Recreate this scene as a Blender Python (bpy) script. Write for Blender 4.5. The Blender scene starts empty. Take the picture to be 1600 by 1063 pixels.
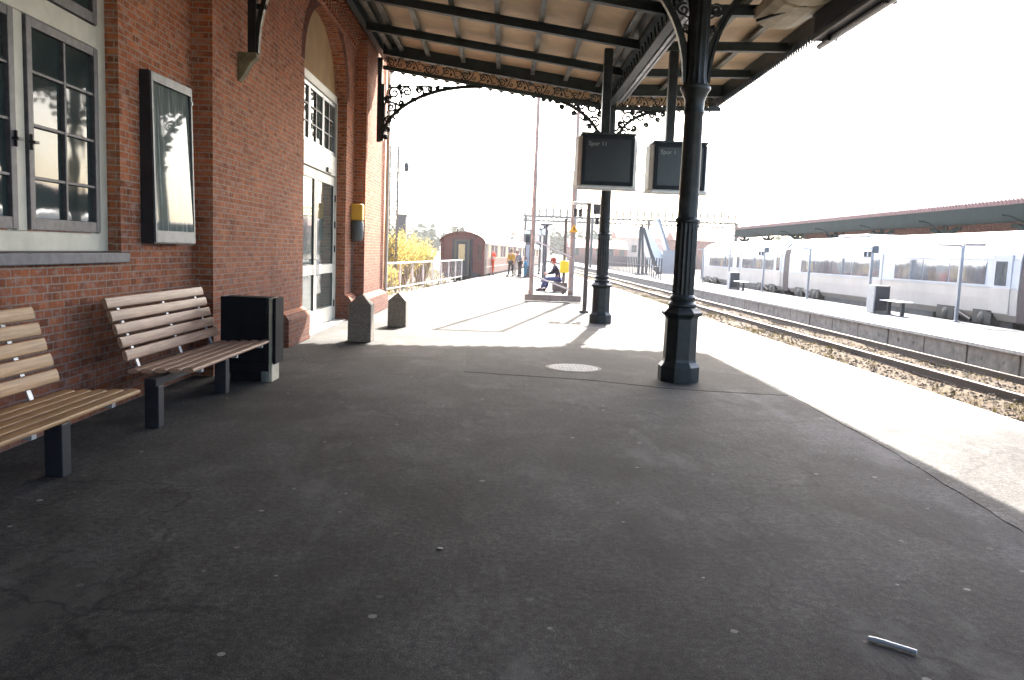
import bpy, bmesh, math, random
from mathutils import Vector, Matrix
R_ = math.radians
random.seed(7)
GLARE_HAZE = .0003
S = bpy.context.scene
col = S.collection

# ------------------------------------------------------------------ camera
F_PX, ROLL, VPX, VPY, EYE = 1260.0, 0.036, 786.0, 393.0, 1.6
fwd = Vector((VPX-800, VPY-531.5, F_PX)).normalized()       # world +Y seen in the camera (x right, y down, z ahead)
up = Vector((math.sin(ROLL), -math.cos(ROLL), 0)); up = (up-fwd*up.dot(fwd)).normalized()
rgt = (-up).cross(fwd)
M = Matrix(((rgt.x, fwd.x, up.x), (rgt.y, fwd.y, up.y), (rgt.z, fwd.z, up.z)))   # world -> camera
cam_x, cam_y, cam_z = Vector(M[0]), -Vector(M[1]), -Vector(M[2])
cd = bpy.data.cameras.new('camera'); cam = bpy.data.objects.new('camera', cd); col.objects.link(cam)
cam.matrix_world = Matrix(((cam_x.x, cam_y.x, cam_z.x, 0), (cam_x.y, cam_y.y, cam_z.y, 0), (cam_x.z, cam_y.z, cam_z.z, EYE), (0, 0, 0, 1)))
cd.sensor_fit = 'HORIZONTAL'; cd.sensor_width = 36; cd.lens = 36*F_PX/1600; cd.clip_start = 0.05; cd.clip_end = 3000
S.camera = cam

# ------------------------------------------------------------------ sky, sun, exposure
SUN_EL, SUN_AZ = R_(37.6), R_(12.0)
w = bpy.data.worlds.new("World"); S.world = w; w.use_nodes = True
nt = w.node_tree; nt.nodes.clear()
sky = nt.nodes.new('ShaderNodeTexSky'); sky.sky_type = 'NISHITA'; sky.sun_disc = False
sky.sun_elevation = SUN_EL; sky.sun_rotation = SUN_AZ; sky.air_density = 1.0; sky.dust_density = 3.0; sky.ozone_density = 1.0
bg = nt.nodes.new('ShaderNodeBackground'); bg.inputs[1].default_value = 0.15
wo = nt.nodes.new('ShaderNodeOutputWorld')
nt.links.new(sky.outputs[0], bg.inputs[0]); nt.links.new(bg.outputs[0], wo.inputs[0])
sd = bpy.data.lights.new('sun', 'SUN'); sd.energy = 5.0; sd.angle = R_(0.5); sd.color = (1, .94, .85)
sun = bpy.data.objects.new('sun', sd); col.objects.link(sun)
sv = Vector((math.sin(SUN_AZ)*math.cos(SUN_EL), math.cos(SUN_AZ)*math.cos(SUN_EL), math.sin(SUN_EL)))
sun.rotation_euler = sv.to_track_quat('Z', 'Y').to_euler(); sun.location = (0, 0, 40)
S.view_settings.view_transform = 'Standard'; S.view_settings.look = 'None'
S.view_settings.exposure = 2.75; S.view_settings.gamma = 1.0
S.cycles.max_bounces = 8; S.cycles.diffuse_bounces = 5; S.cycles.glossy_bounces = 4
S.cycles.caustics_reflective = False; S.cycles.caustics_refractive = False
try: S.cycles.use_denoising = True
except Exception: pass

# ------------------------------------------------------------------ materials
def new_mat(name):
    m = bpy.data.materials.new(name); m.use_nodes = True
    n = m.node_tree.nodes; n.clear()
    o = n.new('ShaderNodeOutputMaterial'); b = n.new('ShaderNodeBsdfPrincipled')
    m.node_tree.links.new(b.outputs[0], o.inputs[0])
    return m, m.node_tree, b
def coords(t, kind='Object'):
    c = t.nodes.new('ShaderNodeTexCoord'); return c.outputs[kind]
def noise(t, vec, scale, detail=4, rough=.6):
    n = t.nodes.new('ShaderNodeTexNoise'); n.inputs['Scale'].default_value = scale
    n.inputs['Detail'].default_value = detail; n.inputs['Roughness'].default_value = rough
    t.links.new(vec, n.inputs['Vector']); return n.outputs['Fac']
def ramp(t, fac, stops):
    r = t.nodes.new('ShaderNodeValToRGB'); e = r.color_ramp.elements
    while len(e) < len(stops): e.new(.5)
    for i, (p, c) in enumerate(stops):
        e[i].position = p; e[i].color = (c[0], c[1], c[2], 1) if not isinstance(c, (int, float)) else (c, c, c, 1)
    t.links.new(fac, r.inputs[0]); return r.outputs[0]
def mix(t, fac, a, b, mode='MIX'):
    m = t.nodes.new('ShaderNodeMix'); m.data_type = 'RGBA'; m.blend_type = mode
    for s, v in ((0, fac), (6, a), (7, b)):
        if hasattr(v, 'is_output'): t.links.new(v, m.inputs[s])
        elif s == 0: m.inputs[0].default_value = v
        else: m.inputs[s].default_value = (v[0], v[1], v[2], 1)
    return m.outputs[2]
def bump(t, b, h, strength, dist=.01):
    n = t.nodes.new('ShaderNodeBump'); n.inputs['Strength'].default_value = strength; n.inputs['Distance'].default_value = dist
    t.links.new(h, n.inputs['Height']); t.links.new(n.outputs[0], b.inputs['Normal'])
def scaled(t, vec, s):
    m = t.nodes.new('ShaderNodeMapping'); m.inputs['Scale'].default_value = s; t.links.new(vec, m.inputs[0]); return m.outputs[0]
def plain(name, c, rough=.6, metal=0, var=.25, nscale=6, bmp=.08, spec=.5, c2=None, stretch=None):
    m, t, b = new_mat(name)
    v = coords(t)
    if stretch: v = scaled(t, v, stretch)
    f = noise(t, v, nscale, 5)
    lo = tuple(x*(1-var) for x in c); hi = tuple(min(1, x*(1+var)) for x in c) if c2 is None else c2
    t.links.new(ramp(t, f, [(.3, lo), (.7, hi)]), b.inputs['Base Color'])
    b.inputs['Roughness'].default_value = rough; b.inputs['Metallic'].default_value = metal
    b.inputs['Specular IOR Level'].default_value = spec
    if bmp: bump(t, b, noise(t, coords(t), nscale*12, 3), bmp, .004)
    return m
def brick(name, c1, c2, mortar, soldier=False):
    m, t, b = new_mat(name)
    uv = coords(t, 'UV')
    wob = t.nodes.new('ShaderNodeTexNoise'); wob.inputs['Scale'].default_value = 3.0; t.links.new(uv, wob.inputs['Vector'])
    br = t.nodes.new('ShaderNodeTexBrick'); br.offset = .5; br.squash = .5; br.squash_frequency = 2
    if soldier: br.squash = 1; br.offset = 0
    br.inputs['Scale'].default_value = 1; br.inputs['Brick Width'].default_value = .24 if not soldier else .067
    br.inputs['Row Height'].default_value = .0667 if not soldier else .24
    br.inputs['Mortar Size'].default_value = .0065; br.inputs['Mortar Smooth'].default_value = .25; br.inputs['Bias'].default_value = 0
    br.inputs['Color1'].default_value = (*c1, 1); br.inputs['Color2'].default_value = (*c2, 1); br.inputs['Mortar'].default_value = (*mortar, 1)
    t.links.new(uv, br.inputs['Vector'])
    n1 = noise(t, uv, 1.3, 6, .65); n2 = noise(t, uv, 28, 4, .7)
    # a colour of its own for every brick: white noise on the brick cell
    cell = t.nodes.new('ShaderNodeVectorMath'); cell.operation = 'SNAP'; cell.inputs[1].default_value = (.12 if not soldier else .067, .0667 if not soldier else .24, 1); t.links.new(uv, cell.inputs[0])
    wn = t.nodes.new('ShaderNodeTexWhiteNoise'); wn.noise_dimensions = '2D'; t.links.new(cell.outputs[0], wn.inputs['Vector'])
    tint = ramp(t, wn.outputs['Value'], [(0, (.55, .55, .58)), (.12, (.8, .76, .74)), (.45, (1, 1, 1)), (.8, (1.12, 1.02, .96)), (1, (1.25, 1.32, 1.3))])
    msk = t.nodes.new('ShaderNodeMath'); msk.operation = 'SUBTRACT'; msk.inputs[0].default_value = .85; t.links.new(br.outputs['Fac'], msk.inputs[1])
    c = mix(t, msk.outputs[0], br.outputs['Color'], tint, 'MULTIPLY')
    c = mix(t, .6, c, ramp(t, n2, [(.3, .45), (.7, 1.1)]), 'MULTIPLY')
    c = mix(t, .6, c, ramp(t, n1, [(.3, (.62, .56, .55)), (.5, (1, 1, 1)), (.75, (1.05, .98, .95))]), 'MULTIPLY')
    n3 = noise(t, scaled(t, uv, (.9, 2.0, 1)), 7, 5, .7)
    c = mix(t, ramp(t, n3, [(.50, 0.0), (.66, .58)]), c, (.46, .33, .27))
    gx = t.nodes.new('ShaderNodeSeparateXYZ'); t.links.new(uv, gx.inputs[0])   # darker, slightly bluer brick towards the foot of the wall
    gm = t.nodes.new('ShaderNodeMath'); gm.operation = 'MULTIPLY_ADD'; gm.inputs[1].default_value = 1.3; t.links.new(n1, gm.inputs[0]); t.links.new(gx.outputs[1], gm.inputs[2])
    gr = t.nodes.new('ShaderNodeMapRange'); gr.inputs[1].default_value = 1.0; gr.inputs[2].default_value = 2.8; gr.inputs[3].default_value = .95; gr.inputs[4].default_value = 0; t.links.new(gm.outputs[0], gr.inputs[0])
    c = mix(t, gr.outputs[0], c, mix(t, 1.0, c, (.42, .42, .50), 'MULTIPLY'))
    t.links.new(c, b.inputs['Base Color']); b.inputs['Roughness'].default_value = .9
    b.inputs['Specular IOR Level'].default_value = .15
    add = t.nodes.new('ShaderNodeMath'); add.operation = 'MULTIPLY_ADD'; add.inputs[1].default_value = .35
    t.links.new(n2, add.inputs[0]); 
    inv = t.nodes.new('ShaderNodeMath'); inv.operation = 'SUBTRACT'; inv.inputs[0].default_value = 1; t.links.new(br.outputs['Fac'], inv.inputs[1])
    t.links.new(inv.outputs[0], add.inputs[2]); bump(t, b, add.outputs[0], .7, .008)
    return m
def asphalt(name, base, spots=True, tint=(1.05, 1, .95)):
    m, t, b = new_mat(name)
    v = coords(t)
    big = noise(t, v, .55, 7, .62); mid = noise(t, scaled(t, v, (1.5, .8, 1)), 3.5, 6, .65); fine = noise(t, v, 130, 4, .8)
    c = ramp(t, big, [(.34, tuple(base*.55*x for x in tint)), (.5, tuple(base*x for x in tint)), (.64, tuple(base*1.6*x for x in tint))])
    c = mix(t, .55, c, ramp(t, mid, [(.3, .55), (.62, 1.15)]), 'MULTIPLY')
    c = mix(t, .8, c, ramp(t, fine, [(.38, .2), (.5, .85), (.64, 2.3)]), 'MULTIPLY')
    g2 = noise(t, v, 24, 6, .8); c = mix(t, .8, c, ramp(t, g2, [(.37, .38), (.5, .95), (.62, 1.7)]), 'MULTIPLY')
    # worn pale scuffs
    sc = noise(t, scaled(t, v, (1, .45, 1)), 1.1, 9, .72)
    c = mix(t, ramp(t, sc, [(.54, 0.0), (.64, .7)]), c, tuple(base*2.3*x for x in tint))
    wv = t.nodes.new('ShaderNodeTexNoise'); wv.inputs['Scale'].default_value = 2.5; wv.inputs['Detail'].default_value = 4; t.links.new(v, wv.inputs['Vector'])
    wadd = t.nodes.new('ShaderNodeVectorMath'); wadd.operation = 'MULTIPLY_ADD'; wadd.inputs[1].default_value = (.5, .5, .5); t.links.new(wv.outputs['Color'], wadd.inputs[0]); t.links.new(v, wadd.inputs[2])
    ck = t.nodes.new('ShaderNodeTexVoronoi'); ck.feature = 'DISTANCE_TO_EDGE'; ck.inputs['Scale'].default_value = .45; t.links.new(wadd.outputs[0], ck.inputs['Vector'])
    ckm = mix(t, ramp(t, noise(t, v, .7, 3), [(.42, 1.0), (.56, 0.0)]), ramp(t, ck.outputs['Distance'], [(.002, .42), (.007, 1.0)]), (1, 1, 1))
    c = mix(t, .9, c, ckm, 'MULTIPLY')
    pt = noise(t, scaled(t, v, (1, .7, 1)), .9, 2, .4)
    c = mix(t, .8, c, ramp(t, pt, [(.40, .62), (.44, 1.0), (.57, 1.0), (.60, 1.35)]), 'MULTIPLY')
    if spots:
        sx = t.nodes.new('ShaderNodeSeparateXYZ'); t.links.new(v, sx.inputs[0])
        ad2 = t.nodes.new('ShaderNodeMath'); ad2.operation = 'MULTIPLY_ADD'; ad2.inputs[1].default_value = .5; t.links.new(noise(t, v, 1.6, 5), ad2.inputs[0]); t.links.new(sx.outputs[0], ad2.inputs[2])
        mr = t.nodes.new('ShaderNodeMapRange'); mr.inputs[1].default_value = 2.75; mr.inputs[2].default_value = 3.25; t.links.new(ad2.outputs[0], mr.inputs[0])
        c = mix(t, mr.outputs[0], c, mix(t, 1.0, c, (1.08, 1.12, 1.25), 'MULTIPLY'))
        # trodden dirt strip by the wall
        vo = t.nodes.new('ShaderNodeTexVoronoi'); vo.voronoi_dimensions = '2D'; vo.inputs['Scale'].default_value = 2.3; t.links.new(v, vo.inputs['Vector'])
        sz = t.nodes.new('ShaderNodeMath'); sz.operation = 'LESS_THAN'; sz.inputs[1].default_value = .052
        dn = t.nodes.new('ShaderNodeMath'); dn.operation = 'MULTIPLY_ADD'; dn.inputs[1].default_value = .02
        t.links.new(noise(t, v, 40, 2), dn.inputs[0]); t.links.new(vo.outputs['Distance'], dn.inputs[2])
        t.links.new(dn.outputs[0], sz.inputs[0])
        sep = t.nodes.new('ShaderNodeSeparateColor'); t.links.new(vo.outputs['Color'], sep.inputs[0])
        vsz = t.nodes.new('ShaderNodeMath'); vsz.operation = 'MULTIPLY_ADD'; vsz.inputs[1].default_value = .034; vsz.inputs[2].default_value = .022; t.links.new(sep.outputs[2], vsz.inputs[0]); t.links.new(vsz.outputs[0], sz.inputs[1])
        pick = t.nodes.new('ShaderNodeMath'); pick.operation = 'GREATER_THAN'; pick.inputs[1].default_value = .42; t.links.new(sep.outputs[0], pick.inputs[0])
        mul = t.nodes.new('ShaderNodeMath'); mul.operation = 'MULTIPLY'; t.links.new(sz.outputs[0], mul.inputs[0]); t.links.new(pick.outputs[0], mul.inputs[1])
        mu2 = t.nodes.new('ShaderNodeMath'); mu2.operation = 'MULTIPLY'; t.links.new(mul.outputs[0], mu2.inputs[0]); t.links.new(sep.outputs[1], mu2.inputs[1])
        c = mix(t, mu2.outputs[0], c, (.21, .20, .185))
    t.links.new(c, b.inputs['Base Color']); b.inputs['Roughness'].default_value = .84; b.inputs['Specular IOR Level'].default_value = .15
    ad = t.nodes.new('ShaderNodeMath'); ad.operation = 'MULTIPLY_ADD'; ad.inputs[1].default_value = 3; t.links.new(mid, ad.inputs[0]); t.links.new(fine, ad.inputs[2])
    bump(t, b, ad.outputs[0], .55, .008)
    return m
def wood(name, a, c2, grain=(60, 2.5, 60), rough=.55, bmp=.15):
    m, t, b = new_mat(name)
    v = coords(t); g = noise(t, scaled(t, v, grain), 1, 6, .6); bl = noise(t, v, 2.3, 3)
    c = ramp(t, g, [(.3, a), (.7, c2)])
    c = mix(t, .5, c, ramp(t, bl, [(.3, .6), (.7, 1.1)]), 'MULTIPLY')
    t.links.new(c, b.inputs['Base Color']); b.inputs['Roughness'].default_value = rough
    bump(t, b, g, bmp, .004); return m
def glassy(name, c, rough=.04, spec=.8):
    m, t, b = new_mat(name)
    b.inputs['Roughness'].default_value = rough; b.inputs['Specular IOR Level'].default_value = spec
    f = noise(t, coords(t), 2.2, 3)
    t.links.new(ramp(t, f, [(.3, tuple(x*.6 for x in c)), (.7, c)]), b.inputs['Base Color'])
    bump(t, b, noise(t, coords(t), 1.6, 2), .09, .03); return m

MAT = dict(
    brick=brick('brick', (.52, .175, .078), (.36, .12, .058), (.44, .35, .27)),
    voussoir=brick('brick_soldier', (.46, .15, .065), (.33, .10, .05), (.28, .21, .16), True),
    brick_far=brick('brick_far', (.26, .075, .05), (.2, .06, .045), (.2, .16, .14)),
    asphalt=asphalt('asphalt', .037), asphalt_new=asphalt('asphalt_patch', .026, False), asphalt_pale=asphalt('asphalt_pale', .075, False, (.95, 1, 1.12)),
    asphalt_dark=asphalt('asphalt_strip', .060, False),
    kerb=plain('kerb_stone', (.42, .40, .37), .8, nscale=9, var=.3),
    concrete=plain('concrete', (.24, .21, .175), .85, nscale=5, var=.35),
    granite=plain('granite', (.17, .14, .11), .75, nscale=40, var=.5, bmp=.2),
    sand=plain('sandstone', (.20, .175, .11), .85, nscale=7, var=.4),
    slate=plain('slate_sill', (.10, .10, .115), .6, nscale=12, var=.3),
    iron=plain('iron_paint', (.010, .015, .016), .42, nscale=7, var=.5, bmp=.15, c2=(.026, .033, .034), spec=.35),
    iron_beam=plain('roof_beam_paint', (.022, .036, .036), .5, nscale=3, var=.5, bmp=.1),
    joist=plain('roof_joist_paint', (.10, .105, .085), .5, nscale=2.2, var=.85, bmp=.1),
    board=wood('roof_boards', (.60, .45, .28), (.74, .57, .37), grain=(1.2, 30, 30), rough=.6, bmp=.1),
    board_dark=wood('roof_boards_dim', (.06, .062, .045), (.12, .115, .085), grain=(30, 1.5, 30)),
    roofing=plain('roofing', (.07, .07, .075), .8),
    cream=plain('cream_paint', (.52, .49, .40), .5, nscale=4, var=.14),
    doorwhite=plain('door_paint', (.62, .60, .52), .45, nscale=4, var=.1),
    plaster=plain('plaster', (.46, .31, .155), .9, nscale=1.5, var=.16),
    sash=plain('sash_paint', (.085, .078, .085), .5, nscale=14, var=.4),
    blackframe=plain('dark_sash', (.02, .022, .028), .4),
    glass=glassy('window_glass', (.045, .06, .057), .04, .35), doorglass=glassy('door_glass', (.10, .13, .12), .05, 1.0),
    trainglass=glassy('train_glass', (.42, .46, .50), .06, 1.0),
    steel_dark=plain('case_steel', (.025, .027, .035), .4, .3), caseframe=plain('case_frame', (.12, .13, .14), .45, .3), alu=plain('aluminium', (.34, .35, .37), .4, .6, nscale=8, var=.15),
    bench_gold=wood('bench_wood_warm', (.24, .12, .05), (.46, .265, .115)), bench_grey=wood('bench_wood_grey', (.21, .11, .068), (.40, .245, .165)),
    leg=plain('bench_post_paint', (.010, .012, .019), .45, nscale=10, var=.4), bracket=plain('galvanised', (.30, .31, .33), .45, .5),
    bin=plain('bin_panel', (.008, .008, .011), .75, var=.3, spec=.1), binmetal=plain('bin_edge', (.42, .38, .30), .5, .3),
    yellow=plain('yellow_box', (.65, .40, .04), .5, var=.12), greybox=plain('grey_box', (.09, .105, .11), .45),
    white=plain('white_paint', (.72, .72, .70), .45, var=.08), housing=plain('monitor_housing', (.80, .77, .70), .5, var=.1),
    bezel=plain('monitor_bezel', (.022, .026, .031), .7, var=.2, spec=.2), screen=plain('screen_off', (.028, .034, .038), .28, var=.1, bmp=0, spec=.35),
    lettering=plain('lettering', (.30, .30, .27), .6, var=.05, bmp=0),
    post=plain('brown_post', (.11, .085, .07), .6), galv=plain('mast_steel', (.30, .25, .22), .5, .3, nscale=5), dark_post=plain('dark_post', (.06, .055, .055), .55),
    signyellow=plain('warning_yellow', (.75, .40, .03), .5, var=.08), black=plain('black', (.012, .012, .013), .5),
    railwhite=plain('railing_paint', (.60, .56, .53), .5, var=.15),
    rail=plain('rail_rust', (.05, .032, .026), .6, .2, nscale=20), railtop=plain('rail_top', (.6, .55, .5), .25, .9),
    sleeper=plain('sleeper', (.10, .08, .07), .85),
    ballast=plain('ballast', (.018, .013, .009), .95, nscale=16, var=.4, bmp=1.0, c2=(.12, .085, .055), spec=.1), stone=plain('ballast_stone', (.05, .038, .03), .9, nscale=5, var=.5, c2=(.15, .115, .085), spec=.1),
    weed=plain('weed', (.34, .22, .03), .8, nscale=2, var=.3, c2=(.20, .18, .03), spec=.05), dirt=plain('ground_soil', (.17, .14, .10), .95, nscale=.6, var=.4),
    coach=plain('coach_maroon', (.12, .036, .028), .45, nscale=2, var=.25), coachroof=plain('coach_roof', (.45, .43, .40), .55, var=.2), coachcream=plain('coach_cream', (.55, .40, .30), .45, var=.12),
    coachdark=plain('coach_under', (.05, .045, .045), .7), curtain=plain('curtain_window', (.50, .36, .17), .5, var=.12), bellows=plain('bellows', (.10, .085, .06), .75, nscale=4, stretch=(1, 1, 12)),
    trainwhite=plain('train_white', (.50, .51, .525), .28, nscale=1.2, var=.08, bmp=.02), trainlow=plain('train_beige', (.46, .41, .36), .32, nscale=1.2, var=.1, bmp=.02),
    traingrey=plain('train_grey', (.36, .37, .38), .4, nscale=1), rubber=plain('rubber_gangway', (.035, .018, .022), .6, nscale=4, stretch=(1, 1, 6)),
    under=plain('train_under', (.07, .065, .06), .7, nscale=3, var=.5),
    roofred=plain('roof_edge_red', (.13, .06, .058), .7, nscale=3), canopygreen=plain('far_canopy_green', (.010, .019, .019), .8, nscale=2, spec=.1),
    twig=plain('twig', (.30, .17, .05), .8), leaf=plain('spring_leaf', (.50, .40, .12), .7, nscale=.8, var=.3, c2=(.45, .44, .17)),
    bark=plain('bark', (.09, .07, .05), .9), treeleaf=plain('tree_leaf', (.10, .11, .06), .8, nscale=.5, var=.4),
    hill=plain('hill_ground', (.10, .11, .07), .95, nscale=.05), tile=plain('roof_tile', (.25, .10, .07), .8, nscale=1),
    render1=plain('pale_render', (.50, .42, .34), .85, nscale=.5), skin=plain('skin', (.50, .28, .20), .55, var=.08),
)
def cloth(n, c, rough=.85): MAT[n] = plain(n, c, rough, var=.18, nscale=9, bmp=.25)
for n, c in dict(c_orange=(.95, .09, .02), c_mustard=(.55, .30, .03), c_grey=(.17, .19, .22), c_teal=(.03, .22, .32), c_dark=(.03, .022, .035), c_jeans=(.07, .08, .17), c_trouser=(.06, .05, .045), c_pale=(.5, .46, .42), c_red=(.35, .05, .03), h_brown=(.12, .06, .03), h_grey=(.35, .32, .28), c_reflect=(.25, .26, .27)).items(): cloth(n, c)

MAT['trainglass'].node_tree.nodes['Principled BSDF'].inputs['Metallic'].default_value = .75
# thin young leaves let light through
_t = MAT['leaf'].node_tree; _b = _t.nodes['Principled BSDF']; _tr = _t.nodes.new('ShaderNodeBsdfTranslucent'); _tr.inputs[0].default_value = (.52, .42, .12, 1)
_mx = _t.nodes.new('ShaderNodeMixShader'); _mx.inputs[0].default_value = .5; _o = [n for n in _t.nodes if n.type == 'OUTPUT_MATERIAL'][0]
_t.links.new(_b.outputs[0], _mx.inputs[1]); _t.links.new(_tr.outputs[0], _mx.inputs[2]); _t.links.new(_mx.outputs[0], _o.inputs[0])

# ------------------------------------------------------------------ mesh helpers
class MB:
    def __init__(s): s.v = []; s.f = []
    def poly(s, pts):
        i = len(s.v); s.v += [tuple(p) for p in pts]; s.f.append(tuple(range(i, i+len(pts)))); return s
    def raw(s, vs, fs):
        i = len(s.v); s.v += [tuple(p) for p in vs]; s.f += [tuple(i+k for k in f) for f in fs]; return s
    def box(s, x0, x1, y0, y1, z0, z1):
        if x0 > x1: x0, x1 = x1, x0
        if y0 > y1: y0, y1 = y1, y0
        if z0 > z1: z0, z1 = z1, z0
        return s.raw([(x0, y0, z0), (x1, y0, z0), (x1, y1, z0), (x0, y1, z0), (x0, y0, z1), (x1, y0, z1), (x1, y1, z1), (x0, y1, z1)],
                     [(0, 3, 2, 1), (4, 5, 6, 7), (0, 1, 5, 4), (1, 2, 6, 5), (2, 3, 7, 6), (3, 0, 4, 7)])
    def bar(s, p, q, w, h, upv=(0, 0, 1)):      # oriented box from p to q, w across, h along upv
        p, q = Vector(p), Vector(q); d = (q-p).normalized(); u = Vector(upv); u = u-d*u.dot(d)
        if u.length < 1e-5: u = Vector((0, 1, 0))-d*d.y
        u.normalize(); r = d.cross(u)
        vs = [c+r*a*w/2+u*b*h/2 for c in (p, q) for a, b in ((-1, -1), (1, -1), (1, 1), (-1, 1))]
        return s.raw(vs, [(0, 1, 2, 3), (7, 6, 5, 4), (0, 4, 5, 1), (1, 5, 6, 2), (2, 6, 7, 3), (3, 7, 4, 0)])
    def tube(s, pts, r, n=6, cap=True):
        pts = [Vector(p) for p in pts]; rr = r if isinstance(r, (list, tuple)) else [r]*len(pts)
        base = len(s.v); ref = Vector((.31, .17, .93))
        for i, p in enumerate(pts):
            d = (pts[min(i+1, len(pts)-1)]-pts[max(i-1, 0)])
            d = d.normalized() if d.length > 1e-9 else Vector((0, 0, 1))
            a = d.cross(ref)
            if a.length < .05: a = d.cross(Vector((1, 0, 0)))
            a.normalize(); b = d.cross(a)
            for k in range(n):
                t = 2*math.pi*k/n; s.v.append(tuple(p+(a*math.cos(t)+b*math.sin(t))*rr[i]))
        for i in range(len(pts)-1):
            for k in range(n):
                k2 = (k+1) % n; s.f.append((base+i*n+k, base+i*n+k2, base+(i+1)*n+k2, base+(i+1)*n+k))
        if cap: s.f.append(tuple(base+k for k in range(n))[::-1]); s.f.append(tuple(base+(len(pts)-1)*n+k for k in range(n)))
        return s
    def lathe(s, cx, cy, prof, n=24, rot=0, flute=None):     # prof: (radius, z)
        base = len(s.v)
        for r, z in prof:
            for k in range(n):
                t = rot+2*math.pi*k/n; q = r
                if flute: q = r*(1-flute[1]*abs(math.sin(t*flute[0]/2)))
                s.v.append((cx+q*math.cos(t), cy+q*math.sin(t), z))
        for i in range(len(prof)-1):
            for k in range(n):
                k2 = (k+1) % n; s.f.append((base+i*n+k, base+i*n+k2, base+(i+1)*n+k2, base+(i+1)*n+k))
        s.f.append(tuple(base+k for k in range(n))[::-1]); s.f.append(tuple(base+(len(prof)-1)*n+k for k in range(n)))
        return s
    def prism(s, pts, fn, t0, t1):                            # 2-D outline pts, fn(a,b,t)->xyz
        n = len(pts); vs = [fn(a, b, t0) for a, b in pts]+[fn(a, b, t1) for a, b in pts]
        fs = [tuple(range(n))[::-1], tuple(range(n, 2*n))]+[(k, (k+1) % n, n+(k+1) % n, n+k) for k in range(n)]
        return s.raw(vs, fs)
    def ball(s, c, r, n=10, m=7, sz=(1, 1, 1)):
        vs = []; fs = []
        for j in range(m+1):
            ph = math.pi*j/m
            for k in range(n):
                t = 2*math.pi*k/n; vs.append((c[0]+r*sz[0]*math.sin(ph)*math.cos(t), c[1]+r*sz[1]*math.sin(ph)*math.sin(t), c[2]+r*sz[2]*math.cos(ph)))
        for j in range(m):
            for k in range(n): k2 = (k+1) % n; fs.append((j*n+k, (j+1)*n+k, (j+1)*n+k2, j*n+k2))
        return s.raw(vs, fs)
    def build(s, name, mat, parent=None, smooth=False, bev=0, label=None, angle=35):
        me = bpy.data.meshes.new(name)
        me.from_pydata(s.v, [], s.f); me.update()
        bm = bmesh.new(); bm.from_mesh(me); bmesh.ops.recalc_face_normals(bm, faces=bm.faces)
        uvl = bm.loops.layers.uv.new('UVMap')
        for f in bm.faces:
            n = f.normal; a = (abs(n.x), abs(n.y), abs(n.z)); k = a.index(max(a))
            for l in f.loops:
                c = l.vert.co; l[uvl].uv = (c.y, c.z) if k == 0 else ((c.x, c.z) if k == 1 else (c.x, c.y))
            f.smooth = smooth
        bm.to_mesh(me); bm.free()
        base = world_base(parent) if parent else Vector((0, 0, 0))
        if base.length > 0: me.transform(Matrix.Translation(-base))
        me.materials.append(MAT[mat] if isinstance(mat, str) else mat)
        o = bpy.data.objects.new(name, me); col.objects.link(o)
        if parent: o.parent = parent
        if smooth:
            try: me.shade_smooth(); 
            except Exception: pass
            md = o.modifiers.new('es', 'EDGE_SPLIT'); md.split_angle = R_(angle)
        if bev:
            b = o.modifiers.new('bev', 'BEVEL'); b.width = bev; b.segments = 2; b.limit_method = 'ANGLE'; b.angle_limit = R_(40)
        if label: o['label'] = label
        return o
def world_base(o):
    v = Vector((0, 0, 0))
    while o: v += o.location; o = o.parent
    return v
def thing(name, label, cat, loc=(0, 0, 0), group=None):
    o = bpy.data.objects.new(name, None); col.objects.link(o); o.location = loc; o.empty_display_size = .1
    return tag(o, label, cat, group)
def tag(o, label, cat, group=None):
    o['label'] = label; o['category'] = cat
    if group: o['group'] = group
    return o
def struct(o): o['kind'] = 'structure'; return o
def stuff(o, label=None, cat=None):
    o['kind'] = 'stuff'
    if label: o['label'] = label
    if cat: o['category'] = cat
    return o
def dup(root, loc, label, rotz=None):
    def cp(o, par):
        c = o.copy(); col.objects.link(c); c.parent = par
        for ch in list(o.children): cp(ch, c)
        return c
    r = cp(root, None); r.location = loc; r['label'] = label
    if rotz is not None: r.rotation_euler = (0, 0, rotz)
    return r
def arc(cx, cz, rx, rz, a0, a1, n):
    return [(cx+rx*math.cos(R_(a0+(a1-a0)*i/n)), cz+rz*math.sin(R_(a0+(a1-a0)*i/n))) for i in range(n+1)]
def spiral(cx, cz, r0, turns, start, sgn=1, n=22, shrink=.12):
    return [(cx+(r0*(1-(1-shrink)*i/n))*math.cos(start+sgn*2*math.pi*turns*i/n), cz+(r0*(1-(1-shrink)*i/n))*math.sin(start+sgn*2*math.pi*turns*i/n)) for i in range(n+1)]

# ================================================================== THE SETTING
WA, WB, WP = -3.62, -3.38, -3.12           # wall planes: window bay, main, corner pilaster
DY0, DY1 = 13.75, 17.4                     # door opening
# near platform: asphalt body
EX = 5.55
plat = [(WA-.3, -26), (EX, -26), (EX, 190), (4.6, 190), (-1.3, 50.5), (-4.3, 20.0), (WA-.3, 20.0)]
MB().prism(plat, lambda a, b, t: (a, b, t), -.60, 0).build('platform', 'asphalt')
struct(bpy.data.objects['platform'])
struct(MB().box(EX-.28, EX+.02, -26, 190, -.02, .006).build('platform_edge', 'kerb'))
struct(MB().prism((lambda P: [(p[0]+(q[0]-p[0])*k/12+random.uniform(-.012, .012), p[1]+(q[1]-p[1])*k/12+random.uniform(-.012, .012)) for p, q in zip(P, P[1:]+P[:1]) for k in range(12)])([(-.55, 13.7), (-.45, 10.55), (1.2, 10.2), (2.1, 9.75), (3.0, 9.6), (3.50, 9.55), (3.55, 14.2), (1.2, 14.4)]), lambda a, b, t: (a, b, t), -.02, .004).build('asphalt_patch', 'asphalt_new'))
rj = random.Random(3)
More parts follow.
